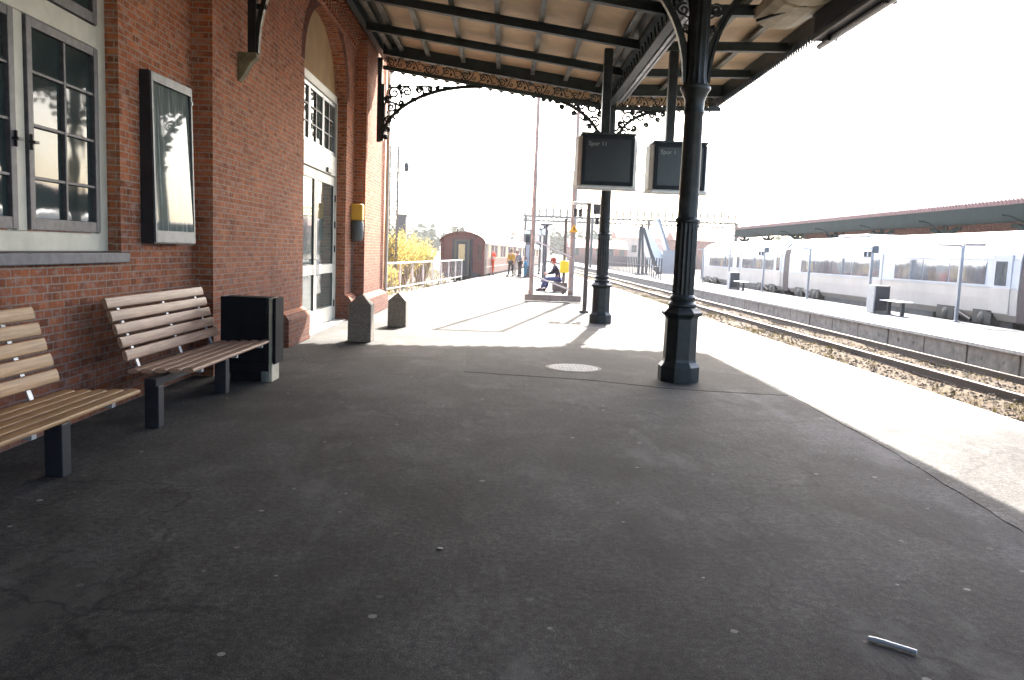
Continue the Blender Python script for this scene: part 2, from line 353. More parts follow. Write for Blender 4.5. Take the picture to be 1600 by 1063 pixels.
jag = lambda pts, n, a: [(p[0]+(q[0]-p[0])*k/n+(rj.uniform(-a, a) if k else 0), p[1]+(q[1]-p[1])*k/n+(rj.uniform(-a, a) if k else 0)) for p, q in zip(pts, pts[1:]+pts[:1]) for k in range(n)]
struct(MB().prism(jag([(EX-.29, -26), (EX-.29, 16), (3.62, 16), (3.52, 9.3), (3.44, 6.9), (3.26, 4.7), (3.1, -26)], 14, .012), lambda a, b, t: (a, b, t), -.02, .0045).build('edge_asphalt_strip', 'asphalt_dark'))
# far platform with concrete block face
FX0, FX1 = 10.05, 14.05
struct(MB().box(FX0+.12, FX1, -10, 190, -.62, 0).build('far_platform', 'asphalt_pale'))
struct(MB().box(FX0, FX0+.5, -10, 190, -.02, .05).build('far_platform_edge', 'kerb'))
fb = MB()
y = -8.0
while y < 120: fb.box(FX0+.06+random.uniform(-.008, .008), FX0+.115, y+.03, y+1.77, -.60, -.03); fb.box(FX0+.05, FX0+.06, y+.5, y+.56, -.28, -.2); fb.box(FX0+.05, FX0+.06, y+1.25, y+1.31, -.28, -.2); y += 1.8
struct(fb.build('platform_face', 'concrete'))
struct(MB().box(17.95, 30, -10, 72, -.62, 0).build('third_platform', 'asphalt_pale'))
# ground, ballast, tracks
struct(MB().poly([(-890, -55, -.62), (890, -55, -.62), (890, 610, -.62), (-890, 610, -.62)]).build('ground', 'dirt'))
gb = MB(); nx, ny = 26, 300
hgt = lambda x, y: -.505+.02*math.sin(x*3.1+y*.7)+.015*math.sin(y*1.9+x)+random.uniform(-.02, .02)
for j in range(ny+1):
    for i in range(nx+1):
        x = EX+.02+(FX0+.1-EX-.02)*i/nx; y = 2+j*.45; gb.v.append((x, y, hgt(x, y)))
for j in range(ny):
    for i in range(nx): a = j*(nx+1)+i; gb.f.append((a, a+1, a+nx+2, a+nx+1))
struct(gb.build('ballast', 'ballast', smooth=False))
def track(name, x0, y0, y1, zt, ang=0, org=(0, 0), gauge=1.435, sleepers=True):
    r = MB(); c, s = math.cos(ang), math.sin(ang)
    P = lambda x, y, z: (org[0]+x*c+y*s, org[1]-x*s+y*c, z)
    for g in (x0-gauge/2, x0+gauge/2):
        for wd, za, zb in ((.072, zt-.04, zt), (.022, zt-.13, zt-.04), (.14, zt-.15, zt-.13)):
            r.bar(P(g, y0, (za+zb)/2), P(g, y1, (za+zb)/2), wd, zb-za)
    if sleepers:
        y = y0
        while y < min(y1, y0+90) and name != 'railway_track': r.bar(P(x0-1.25, y, zt-.185), P(x0+1.25, y, zt-.185), .25, .07); y += .65
    o = r.build(name, 'rail'); tp_ = MB()
    for g in (x0-gauge/2, x0+gauge/2): tp_.bar(P(g, y0, zt+.002), P(g, y1, zt+.002), .05, .004)
    tp_.build('rail_head', 'railtop', o)
    return struct(o)
track('railway_track', 9.0, 0, 190, -.36, gauge=1.36)
track('train_track', 15.95, -10, 190, -.45)
struct(MB().box(14.06, 17.94, -10, 190, -.62, -.60).build('train_track_bed', 'ballast'))
# stones and weeds on the ballast (nobody could count them)
st = MB()
for k in range(14000):
    y = 5+55*random.random()**1.6; x = random.uniform(EX+.05, FX0-.05); r = random.uniform(.015, .045); z = hgt(x, y)+r*.4
    a = random.random()*3; vs = [(x+r*math.cos(a+q*1.57)*random.uniform(.7, 1.2), y+r*math.sin(a+q*1.57)*random.uniform(.7, 1.2), z+random.uniform(-.3, .3)*r) for q in range(4)]+[(x, y, z+r*random.uniform(.5, .9))]
    st.raw(vs, [(0, 1, 4), (1, 2, 4), (2, 3, 4), (3, 0, 4)])
stuff(st.build('gravel', 'stone'), 'loose grey gravel between the rails and the platform edge', 'gravel')
wd = MB()
for k in range(3600):
    y = 6+75*random.random()**1.3; x = random.choice((random.gauss(7.4, .55), random.gauss(6.5, .7), random.uniform(5.7, 9.9)))
    x = min(max(x, 5.65), 9.9)
    if math.sin(y*1.1+x*.9)+math.sin(y*.37)*.8 < -.55: continue
    if abs(x-8.32) < .1: x -= .3
    z = hgt(x, y)-.02
    hh = random.uniform(.04, .16); dens = random.randint(5, 16)
    for q in range(dens):
        a = random.random()*6.28; l = hh*random.uniform(.5, 1.2); o = random.uniform(0, .09); bx, by = x+o*math.cos(a*3), y+o*math.sin(a*3)
        ex, ey = bx+l*.7*math.cos(a), by+l*.7*math.sin(a); wv = .006
        wd.poly([(bx-wv*math.sin(a), by+wv*math.cos(a), z), (bx+wv*math.sin(a), by-wv*math.cos(a), z), (ex, ey, z+l)])
stuff(wd.build('weeds', 'weed'), 'yellow green weeds growing in the ballast beside the track', 'weeds')
sg = MB()
for k in range(9000):
    x = -3.7-7*random.random(); y = 21.5+60*random.random(); 
    if x > -1.3-(50.5-y)*.098-.15: continue
    z = -.62; a = random.random()*6.28; l = random.uniform(.1, .4)
    sg.poly([(x-.012*math.sin(a), y+.012*math.cos(a), z), (x+.012*math.sin(a), y-.012*math.cos(a), z), (x+l*.5*math.cos(a), y+l*.5*math.sin(a), z+l)])
stuff(sg.build('grass', 'weed'), 'rough yellowish grass below the white railing', 'grass')

# ================================================================== STATION BUILDING
bld = thing('station_building', 'red brick station building with arched doorway along the platform', 'building', (WA, 6, 0))
ZT = 8.6
wl = MB()
WY0, WY1, WZ0, WZ1 = 5.0, 7.74, 1.42, 4.95      # window opening
# window bay
for a, b in ((-26, 1.0), (3.7, WY0), (WY1, 9.5)): wl.poly([(WA, a, 0), (WA, b, 0), (WA, b, ZT), (WA, a, ZT)])
for a, b in ((1.0, 3.7), (WY0, WY1)):
    wl.poly([(WA, a, 0), (WA, b, 0), (WA, b, WZ0), (WA, a, WZ0)])
    wl.poly([(WA, a, WZ1), (WA, b, WZ1), (WA, b, ZT), (WA, a, ZT)])
    RW = WA-.17
    wl.poly([(WA, b, WZ0), (RW, b, WZ0), (RW, b, WZ1), (WA, b, WZ1)]); wl.poly([(WA, a, WZ0), (RW, a, WZ0), (RW, a, WZ1), (WA, a, WZ1)])
    wl.poly([(WA, a, WZ1), (RW, a, WZ1), (RW, b, WZ1), (WA, b, WZ1)])
wl.poly([(WA, 9.5, 0), (WB, 9.5, 0), (WB, 9.5, ZT), (WA, 9.5, ZT)])
# main wall with arched opening
DC, DH, DS, DR = (DY0+DY1)/2, (DY1-DY0)/2, 4.62, 1.28
wl.poly([(WB, 9.5, 0), (WB, DY0, 0), (WB, DY0, ZT), (WB, 9.5, ZT)])
wl.poly([(WB, DY1, 0), (WB, 18.30, 0), (WB, 18.30, ZT), (WB, DY1, ZT)])
A = arc(DC, DS, DH, DR, 180, 0, 28)
DD = .24
for (a, za), (b, zb) in zip(A[:-1], A[1:]):
    wl.poly([(WB, a, za), (WB, b, zb), (WB, b, ZT), (WB, a, ZT)])
    wl.poly([(WB, a, za), (WB, b, zb), (WB-DD, b, zb), (WB-DD, a, za)])
for yy in (DY0, DY1): wl.poly([(WB, yy, 0), (WB-DD, yy, 0), (WB-DD, yy, DS), (WB, yy, DS)])
wl.poly([(WB, 18.30, 0), (WP, 18.30, 0), (WP, 18.30, ZT), (WB, 18.30, ZT)])
wl.poly([(WP, 18.30, 0), (WP, 21.3, 0), (WP, 21.3, ZT), (WP, 18.30, ZT)])
wl.poly([(WP, 21.3, 0), (-15, 21.3, 0), (-15, 21.3, ZT), (WP, 21.3, ZT)])
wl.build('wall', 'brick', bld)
MB().box(-15, WP+.25, -26, 21.6, ZT, ZT+.3).build('roof', 'roofing', bld)
# arch ring of soldier bricks
ar = MB(); Ao = arc(DC, DS, DH+.24, DR+.24, 180, 0, 28)
for k in range(28):
    (a, za), (b, zb) = A[k], A[k+1]; (c, zc), (d, zd) = Ao[k], Ao[k+1]
    ar.poly([(WB+.004, a, za), (WB+.004, b, zb), (WB+.004, d, zd), (WB+.004, c, zc)])
vo = ar.build('arch_ring', 'voussoir', bld)
uv = vo.data.uv_layers[0].data
for p in vo.data.polygons:
    for li in p.loop_indices:
        c = vo.data.vertices[vo.data.loops[li].vertex_index].co; yy = c.y+6-DC; zz = c.z-DS
        uv[li].uv = (math.atan2(zz/DR, yy/DH)*1.55, 0.0 if abs((yy/DH)**2+(zz/DR)**2-1) < .02 else .24)
# plinth blocks beside the door
for ya, yb in ((12.35, DY0-.02), (DY1+.02, 18.22)):
    m = MB(); m.prism([(WB-.02, 0), (WB+.14, 0), (WB+.14, .42), (WB+.09, .50), (WB+.01, .54), (WB-.02, .54)], lambda a, b, t: (a, t, b), ya, yb)
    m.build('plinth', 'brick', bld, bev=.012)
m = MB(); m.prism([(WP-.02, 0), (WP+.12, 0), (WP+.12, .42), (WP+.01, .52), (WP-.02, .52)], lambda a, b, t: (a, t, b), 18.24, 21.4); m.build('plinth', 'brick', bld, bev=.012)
# cornice with brick dentils
cn = MB(); cn.box(WB-.05, WB+.17, 9.55, 18.29, 6.30, 6.52); cn.box(WA-.05, WA+.17, -6, 9.44, 6.3, 6.52)
for row, (off, z) in enumerate(((.07, 5.98), (.15, 6.10), (.23, 6.21))):
    y = 9.62+.06*row
    while y < 18.15: cn.box(WB-.04, WB+off, y, y+.10, z-.06 if row else z-.1, z+.062); y += .23
cn.box(WB-.04, WB+.03, 9.55, 18.29, 5.82, 5.90)
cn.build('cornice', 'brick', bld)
# windows of the bay
def bay_window(y0, y1):
    X = RW+.02
    fr = MB(); yc = (y0+y1)/2
    fr.box(X-.05, X+.03, y1-.17, y1, WZ0+.04, WZ1); fr.box(X-.05, X+.03, y0, y0+.17, WZ0+.04, WZ1)
    fr.box(X-.05, X+.034, y0+.17, y1-.17, WZ0+.04, WZ0+.20); fr.box(X-.05, X+.034, y0+.17, y1-.17, 3.28, 3.47); fr.box(X-.05, X+.034, y0+.17, y1-.17, WZ1-.12, WZ1)
    fr.box(X-.05, X+.03, yc-.07, yc+.07, WZ0+.20, 3.28); fr.box(X-.05, X+.03, yc-.07, yc+.07, 3.47, WZ1-.12)
    wnd = fr.build('window', 'cream', bld, bev=.008)
    for a, b in ((y0+.18, yc-.08), (yc+.08, y1-.18)):
        for za, zb, rows in ((WZ0+.21, 3.27, 4), (3.48, WZ1-.13, 3)):
            s = MB(); wv = .075
            s.box(X-.02, X+.052, a, a+wv, za, zb); s.box(X-.02, X+.052, b-wv, b, za, zb); s.box(X-.02, X+.05, a+wv, b-wv, za, za+wv+.02); s.box(X-.02, X+.05, a+wv, b-wv, zb-wv, zb)
            s.box(X, X+.046, (a+b)/2-.016, (a+b)/2+.016, za+wv, zb-wv)
            for r in range(1, rows): z = za+(zb-za)*r/rows; s.box(X, X+.042, a+wv, b-wv, z-.013, z+.013)
            s.build('sash', 'sash', wnd, bev=.005)
            MB().box(X+.002, X+.012, a+.05, b-.05, za+.05, zb-.05).build('pane', 'glass', wnd)
        h = MB(); h.box(X+.05, X+.075, b-.035, b-.02, 2.25, 2.37) if a < yc else h.box(X+.05, X+.075, a+.01, a+.03, 2.25, 2.37)
        h.box(X+.05, X+.10, (b-.06 if a < yc else a+.0), (b+.01 if a < yc else a+.06), 2.30, 2.32); h.build('window_latch', 'black', wnd)
    MB().box(X-.02, WA+.07, y0-.02, y1+.03, WZ0-.06, WZ0+.035).build('window_sill', 'slate', bld, bev=.01)
bay_window(WY0, WY1); bay_window(1.0, 3.7)
# doorway
DX = WB-DD
MB().prism(arc(DC, DS, DH-.002, DR-.002, 180, 0, 28)+[(DY1-.002, 4.5), (DY0+.002, 4.5)], lambda a, b, t: (t, a, b), DX-.05, DX-.005).build('plaster_arch', 'plaster', bld)
tr = MB()
tr.box(DX-.06, DX+.05, DY0+.003, DY0+.13, 0, 4.55); tr.box(DX-.06, DX+.05, DY1-.13, DY1-.003, 0, 4.55)
tr.box(DX-.06, DX+.06, DY0+.13, DY1-.13, 4.50, 4.66); tr.box(DX-.06, DX+.058, DY0+.13, DY1-.13, 3.02, 3.42)
dr = tr.build('door', 'doorwhite', bld, bev=.008)
tl = MB(); yy0, yy1 = DY0+.13, DY1-.13; wv3 = (yy1-yy0)/3
for k in range(3):
    a, b = yy0+k*wv3, yy0+(k+1)*wv3
    f = MB(); f.box(DX-.03, DX+.03, a+.01, a+.07, 3.43, 4.49); f.box(DX-.03, DX+.03, b-.07, b-.01, 3.43, 4.49); f.box(DX-.03, DX+.03, a+.07, b-.07, 3.43, 3.50); f.box(DX-.03, DX+.03, a+.07, b-.07, 4.42, 4.49)
    f.build('transom_frame', 'alu', dr)
    g = MB(); g.box(DX-.01, DX+.022, (a+b)/2-.03, (a+b)/2+.03, 3.5, 4.42)
    for r in (1, 2): g.box(DX-.01, DX+.02, a+.07, b-.07, 3.5+.92*r/3-.012, 3.5+.92*r/3+.012)
    g.build('glazing_bar', 'sash', dr)
    MB().box(DX-.012, DX-.004, a+.05, b-.05, 3.48, 4.44).build('pane', 'doorglass', dr)
for a, b, hs in ((yy0+.01, DC-.012, 1), (DC+.012, yy1-.01, -1)):
    f = MB(); f.box(DX-.03, DX+.03, a, a+.10, .02, 3.0); f.box(DX-.03, DX+.03, b-.10, b, .02, 3.0)
    for za, zb in ((.02, .32), (1.02, 1.20), (2.82, 3.0)): f.box(DX-.03, DX+.032, a+.10, b-.10, za, zb)
    lf = f.build('door_leaf', 'doorwhite', dr, bev=.006)
    q = MB(); q.box(DX-.02, DX+.026, a+.10, a+.13, .32, 1.02); q.box(DX-.02, DX+.026, b-.13, b-.10, .32, 1.02); q.box(DX-.02, DX+.026, a+.10, a+.13, 1.2, 2.82); q.box(DX-.02, DX+.026, b-.13, b-.10, 1.2, 2.82)
    q.box(DX-.02, DX+.024, a+.13, b-.13, .32, .34); q.box(DX-.02, DX+.024, a+.13, b-.13, 1.2, 1.22); q.build('glazing_bead', 'blackframe', dr)
    g = MB(); g.box(DX-.006, DX+.004, a+.08, b-.08, .30, 1.04); g.box(DX-.006, DX+.004, a+.08, b-.08, 1.18, 2.84); g.build('door_glass', 'doorglass', dr)
    yh = b-.05 if hs == 1 else a+.05
    h = MB(); h.tube([(DX+.03, yh, 1.0), (DX+.075, yh, 1.0), (DX+.075, yh, 1.32), (DX+.03, yh, 1.32)], .012, 8); h.build('door_handle', 'alu', dr)
for z in (.3, 1.45, 1.95, 2.5): MB().box(DX+.03, DX+.055, yy1-.02, yy1+.03, z, z+.14).build('hinge', 'blackframe', dr)
h = MB(); h.box(DX+.03, DX+.10, DC+.75, DC+1.15, 3.04, 3.13); h.build('door_closer', 'greybox', dr)
MB().box(DX-.06, WB+.05, DY0+.01, DY1-.01, .001, .02).build('threshold', 'kerb', bld)

# sandstone corbels on the wall and the wall side brackets of the canopy come with the canopy
tag(MB().tube([(WP+.07, 21.2, 0), (WP+.07, 21.2, 7.5)], .05, 10).build('downpipe', 'cream', smooth=True), 'pale round downpipe at the outer corner of the brick station', 'downpipe')

# ================================================================== CANOPY
CX_, C1, C2 = 2.35, 10.43, 19.0
can = thing('platform_canopy', 'dark green iron platform canopy with fretwork arch and toothed valance', 'canopy', (CX_, 10.43, 5.3))
OE = 4.90                                        # outer edge
zr = lambda x: 6.22-(x+2.98)*(6.22-5.50)/(CX_+2.98) if x <= CX_ else 5.50+(x-CX_)*.03   # underside of boards
XW = -2.98
YB0, YB1 = -25, 20.2
rf = MB()
for x0, x1, m_ in ((-2.45, CX_, 'board'), (CX_, OE, 'board')):
    mm = MB(); mm.raw([(x0, YB0, zr(x0)), (x1, YB0, zr(x1)), (x1, YB1, zr(x1)), (x0, YB1, zr(x0)), (x0, YB0, zr(x0)+.05), (x1, YB0, zr(x1)+.05), (x1, YB1, zr(x1)+.05), (x0, YB1, zr(x0)+.05)],
                      [(0, 1, 2, 3), (4, 5, 6, 7), (0, 1, 5, 4), (1, 2, 6, 5), (2, 3, 7, 6), (3, 0, 4, 7)]); mm.build('roof_boarding', m_, can)
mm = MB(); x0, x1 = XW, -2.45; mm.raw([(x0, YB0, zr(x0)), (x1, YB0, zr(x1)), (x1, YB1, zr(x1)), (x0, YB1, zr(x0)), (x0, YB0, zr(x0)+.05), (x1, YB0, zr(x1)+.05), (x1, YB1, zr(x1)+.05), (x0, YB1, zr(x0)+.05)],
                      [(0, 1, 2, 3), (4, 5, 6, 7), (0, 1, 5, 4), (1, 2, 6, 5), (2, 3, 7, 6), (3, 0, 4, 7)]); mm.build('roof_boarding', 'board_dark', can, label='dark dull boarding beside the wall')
# joists along the track
for x in (-2.72, -2.45, -1.85, -1.05, -.25, .52, 1.28, 2.02, 2.75, 3.5, 4.2):
    m = MB(); z = zr(x); m.box(x-.014, x+.014, YB0, YB1-.03, z-.11, z-.003); m.box(x-.05, x+.05, YB0, YB1-.03, z-.125, z-.11); m.build('joist', 'joist', can)
MB().box(WA-.02, XW-.061, YB0, YB1+.3, 6.54, 6.60).build('roof_flashing', 'roofing', can)
MB().box(XW-.06, XW+.06, YB0, YB1, 6.06, 6.60).build('wall_plate', 'iron_beam', can)
# cross beams (I sections following the slope)
beams = [C2-2.142*k for k in range(1, 20)]
def slopebeam(mb, y, xa, xb, top, bot, t, dz=0):
    mb.raw([(xa, y-t, zr(xa)-bot+dz), (xb, y-t, zr(xb)-bot+dz), (xb, y+t, zr(xb)-bot+dz), (xa, y+t, zr(xa)-bot+dz),
            (xa, y-t, zr(xa)-top+dz), (xb, y-t, zr(xb)-top+dz), (xb, y+t, zr(xb)-top+dz), (xa, y+t, zr(xa)-top+dz)],
           [(0, 1, 2, 3), (4, 5, 6, 7), (0, 1, 5, 4), (1, 2, 6, 5), (2, 3, 7, 6), (3, 0, 4, 7)])
for y in beams:
    m = MB()
    for xa, xb in ((XW+.06, CX_-.05), (CX_+.05, OE-.01)):
        slopebeam(m, y, xa, xb, .127, .26, .011); slopebeam(m, y, xa, xb, .26, .282, .06); slopebeam(m, y, xa, xb, .127, .140, .06)
    m.build('cross_beam', 'iron_beam', can)
# end truss: solid top member, scroll fretwork, lower member with drops
m = MB()
for xa, xb in ((XW+.1, CX_-.10), (CX_+.10, OE-.01)):
    slopebeam(m, C2, xa, xb, -.05, .24, .03); slopebeam(m, C2, xa, xb, .24, .262, .07); slopebeam(m, C2, xa, xb, .50, .58, .05)
m.build('end_beam', 'iron_beam', can)
TE = MB()                                          # scroll tubes in the end plane
def put2(mb, pts, y, r, sl=True, n=4): mb.tube([(a, y, b) for a, b in pts], r, n)
def scroll_band(mb, y, xa, xb):
    n = max(1, round((xb-xa)/.42)); wv = (xb-xa)/n
    for k in range(n):
        x = xa+(k+.5)*wv; zc = zr(x)-.386; sg_ = 1 if k % 2 else -1
        put2(mb, spiral(x-.06, zc+.02*sg_, .095, 1.5, 0 if sg_ > 0 else math.pi*1.0, sg_), y, .013)
        put2(mb, [(x-wv/2, zc-.1*sg_), (x-wv*.3, zc-.04*sg_), (x-wv*.1, zc+.11*sg_), (x+.06, zc+.08*sg_), (x+.12, zc-.02*sg_), (x+.14, zc-.10*sg_), (x+wv/2, zc-.09*sg_)], y, .014)
        put2(mb, spiral(x+.155, zc+.05*sg_, .05, 1.1, math.pi, -sg_, 12), y, .012)
        mb.prism([(x+.02, zc-.1*sg_), (x+.075, zc-.055*sg_), (x+.05, zc+.0*sg_), (x+.02, zc-.03*sg_)], lambda a, b, t: (a, t, b), y-.006, y+.006)
        mb.prism([(x-.17, zc+.1*sg_), (x-.13, zc+.04*sg_), (x-.10, zc+.09*sg_)], lambda a, b, t: (a, t, b), y-.006, y+.006)
scroll_band(TE, C2, XW+.12, CX_-.12); TE.build('fretwork', 'iron', can); TE = MB(); scroll_band(TE, C2, CX_+.14, OE-.05); TE.build('fretwork', 'iron', can)
for xa, xb in ((XW, CX_), (CX_, OE)):
    m = MB(); slopebeam(m, YB1, xa, xb, -.06, .26, .014); m.build('end_fascia', 'board', can)
    m = MB(); n_ = round((xb-xa)/.27); q = (xb-xa)/n_
    for k in range(n_):
        a = xa+k*q; z = zr(a+q/2)-.25
        m.prism([(a, z+.03), (a+q, z+.03), (a+q, z-.01), (a+q*.85, z-.08), (a+q*.68, z-.13), (a+q*.56, z-.15), (a+q*.54, z-.22), (a+q*.46, z-.22), (a+q*.44, z-.15), (a+q*.32, z-.13), (a+q*.15, z-.08), (a, z-.01)], lambda u, v_, t: (u, t, v_), YB1-.004, YB1+.018)
    m.build('end_valance', 'iron', can)
# arched ribs with scroll spandrels under the end truss
def spandrel(x_end, x_top, zb, name='arch_rib'):
    zt = zr(x_top)-.57; sgn = 1 if x_top > x_end else -1
    rx, rz = abs(x_top-x_end), zt-zb
    P_ = [(x_top-sgn*rx*math.cos(R_(t)), zb+rz*math.sin(R_(t))) for t in [90*i/22 for i in range(23)]]
    mb = MB()
    for a, b in zip(P_[:-1], P_[1:]): mb.bar((a[0], C2, a[1]), (b[0], C2, b[1]), .09, .065, (0, 0, 1) if abs(a[0]-b[0]) > abs(a[1]-b[1]) else (1, 0, 0))
    mb.build(name, 'iron', can)
    s = MB()
    f = lambda u, v_: (x_end+sgn*u, zt-.02-v_)
    put2(s, [f(.04, rz*.9), f(.05, .5), f(.12, .08), f(.6, .03), f(rx*.85, .02)], C2, .02)     # u away from support, v down from beam
    for (u, v_, r, st_, sg_) in ((.26, .20, .15, 0, 1), (.20, .52, .12, 2, -1), (.55, .16, .12, 3.1, -1), (.15, .80, .09, 1, 1), (.83, .11, .085, 0, 1), (1.07, .08, .06, 2, -1), (.42, .42, .07, 4, 1), (.12, 1.02, .06, 2, -1), (1.25, .06, .04, 2, 1), (.10, .34, .06, 1, 1), (.38, .07, .05, 2, 1), (.70, .34, .05, 0, 1), (.33, .62, .05, 2, -1), (.97, .20, .05, 3, 1), (1.42, .05, .035, 0, -1), (1.6, .04, .03, 0, 1), (.09, 1.2, .04, 2, 1)):
        if u > rx*.9 or v_ > rz*.95: continue
        cx, cz = f(u, v_); put2(s, spiral(cx, cz, r, 1.6, st_, sg_, 26), C2, .027)
        put2(s, [(cx+r*math.cos(st_), cz+r*math.sin(st_)), (cx+r*1.3*math.cos(st_-.5*sg_), cz+r*1.35*math.sin(st_-.5*sg_)), (cx+r*1.7*math.cos(st_-1.0*sg_), cz+r*1.2*math.sin(st_-1.0*sg_))], C2, .024)
        for q in range(2):
            a = st_+q*2.1; s.prism([(cx+r*1.0*math.cos(a), cz+r*1.0*math.sin(a)), (cx+r*1.35*math.cos(a+.22), cz+r*1.35*math.sin(a+.22)), (cx+r*1.5*math.cos(a+.05), cz+r*1.5*math.sin(a+.05)), (cx+r*1.2*math.cos(a-.2), cz+r*1.2*math.sin(a-.2))], lambda a_, b_, t: (a_, t, b_), C2-.006, C2+.006)
    s.build('spandrel_scroll', 'iron', can)
spandrel(-2.88, -.6, 4.02); spandrel(CX_-.14, .55, 3.95); spandrel(CX_+.14, 3.75, 4.1)
# wall brackets with stone corbels
def wall_bracket(y, xw, zb, zt):
    m = MB(); xo = xw+.12
    m.box(xo, xo+.10, y-.05, y+.05, zb, zt-.02)
    R = min(1.55, zt-zb-.1)
    if y == C2:
        m.box(xo+.10, xo+.16, y-.03, y+.03, zb+.1, zb+1.3); m.build('wall_bracket', 'iron', can); return
    P_ = [(xo+.10+1.75*(1-math.cos(R_(t))), zb+.02+(zt-zb-.1)*math.sin(R_(t))) for t in [90*i/18 for i in range(19)]]
    for a, b in zip(P_[:-1], P_[1:]): m.bar((a[0], y, a[1]), (b[0], y, b[1]), .085, .06, (1, 0, 0) if abs(a[0]-b[0]) < abs(a[1]-b[1]) else (0, 0, 1))
    m.build('wall_bracket', 'iron', can)
    s = MB()
    for (u, v_, r, st_, sg_) in ((.32, .30, .18, 0, 1), (.20, .70, .12, 2, -1), (.72, .22, .14, 3, -1), (.14, 1.0, .08, 1, 1), (1.05, .13, .09, 0, 1)):
        cx, cz = xo+.1+u*.95, zt-.14-v_
        if y == C2: continue
        put2(s, spiral(cx, cz, r, 1.7, st_, sg_, 26), y, .016)
        s.tube([(xo+.1, y, cz-r), (cx-r*.6, y, cz-r*.8), (cx, y, cz-r)], .014, 4)
    s.box(xo+.10, xo+.22, y-.02, y+.02, zb+.55, zb+.61)
    s.build('bracket_scroll', 'iron', can)
    c = MB(); c.prism([(xw-.02, zb+.02), (xw+.23, zb+.02), (xw+.24, zb-.04), (xw+.17, zb-.10), (xw+.09, zb-.24), (xw+.02, zb-.33), (xw-.02, zb-.34)], lambda a, b, t: (a, t, b), y-.065, y+.065)
    c.build('corbel', 'sand', can, bev=.012)
wall_bracket(C1, WB, 3.92, 5.95); wall_bracket(C2, WP, 4.0, 5.9)
# valley girder along the columns (lattice) and pipe
g = MB()
g.box(CX_-.09, CX_+.09, YB0, YB1-.1, 5.34, 5.42); g.box(CX_-.07, CX_+.07, YB0, C2-.2, 5.00, 5.035)
y = YB0
while y < C2-.4:
    g.bar((CX_, y, 5.03), (CX_, y+.3, 5.34), .02, .03, (1, 0, 0)); g.bar((CX_+.02, y+.3, 5.03), (CX_+.02, y, 5.34), .02, .03, (1, 0, 0)); y += .3
g.build('lattice_girder', 'iron_beam', can)
m = MB(); m.box(CX_+.15, CX_+.21, YB0, C2-.12, 5.06, 5.12); m.box(CX_+.26, CX_+.30, YB0, C2-.12, 5.09, 5.13); m.build('cable_tray', 'alu', can)
g = MB(); g.raw([(CX_-.28, YB0, 5.60), (CX_-.09, YB0, 5.43), (CX_+.09, YB0, 5.43), (CX_+.28, YB0, 5.60), (CX_-.28, YB1, 5.60), (CX_-.09, YB1, 5.43), (CX_+.09, YB1, 5.43), (CX_+.28, YB1, 5.60)], [(0, 1, 5, 4), (1, 2, 6, 5), (2, 3, 7, 6)]); g.build('valley_gutter', 'iron_beam', can)
# outer fascia with toothed valance
fa = MB(); fa.box(OE-.01, OE+.02, YB0, YB1+.02, 5.40, 5.78); fa.box(OE-.03, OE+.05, YB0, YB1+.02, 5.70, 5.82); fa.build('fascia', 'iron_beam', can)
va = MB(); y = YB0; tp = .118
while y < YB1-.02:
    pts = [(y, 5.41), (y+tp, 5.41), (y+tp, 5.34), (y+tp*.86, 5.28), (y+tp*.72, 5.17), (y+tp*.5, 5.12), (y+tp*.28, 5.17), (y+tp*.14, 5.28), (y, 5.34)]
    va.prism(pts, lambda a, b, t: (t, a, b), OE-.006, OE+.012); y += tp
va.build('valance', 'iron', can)

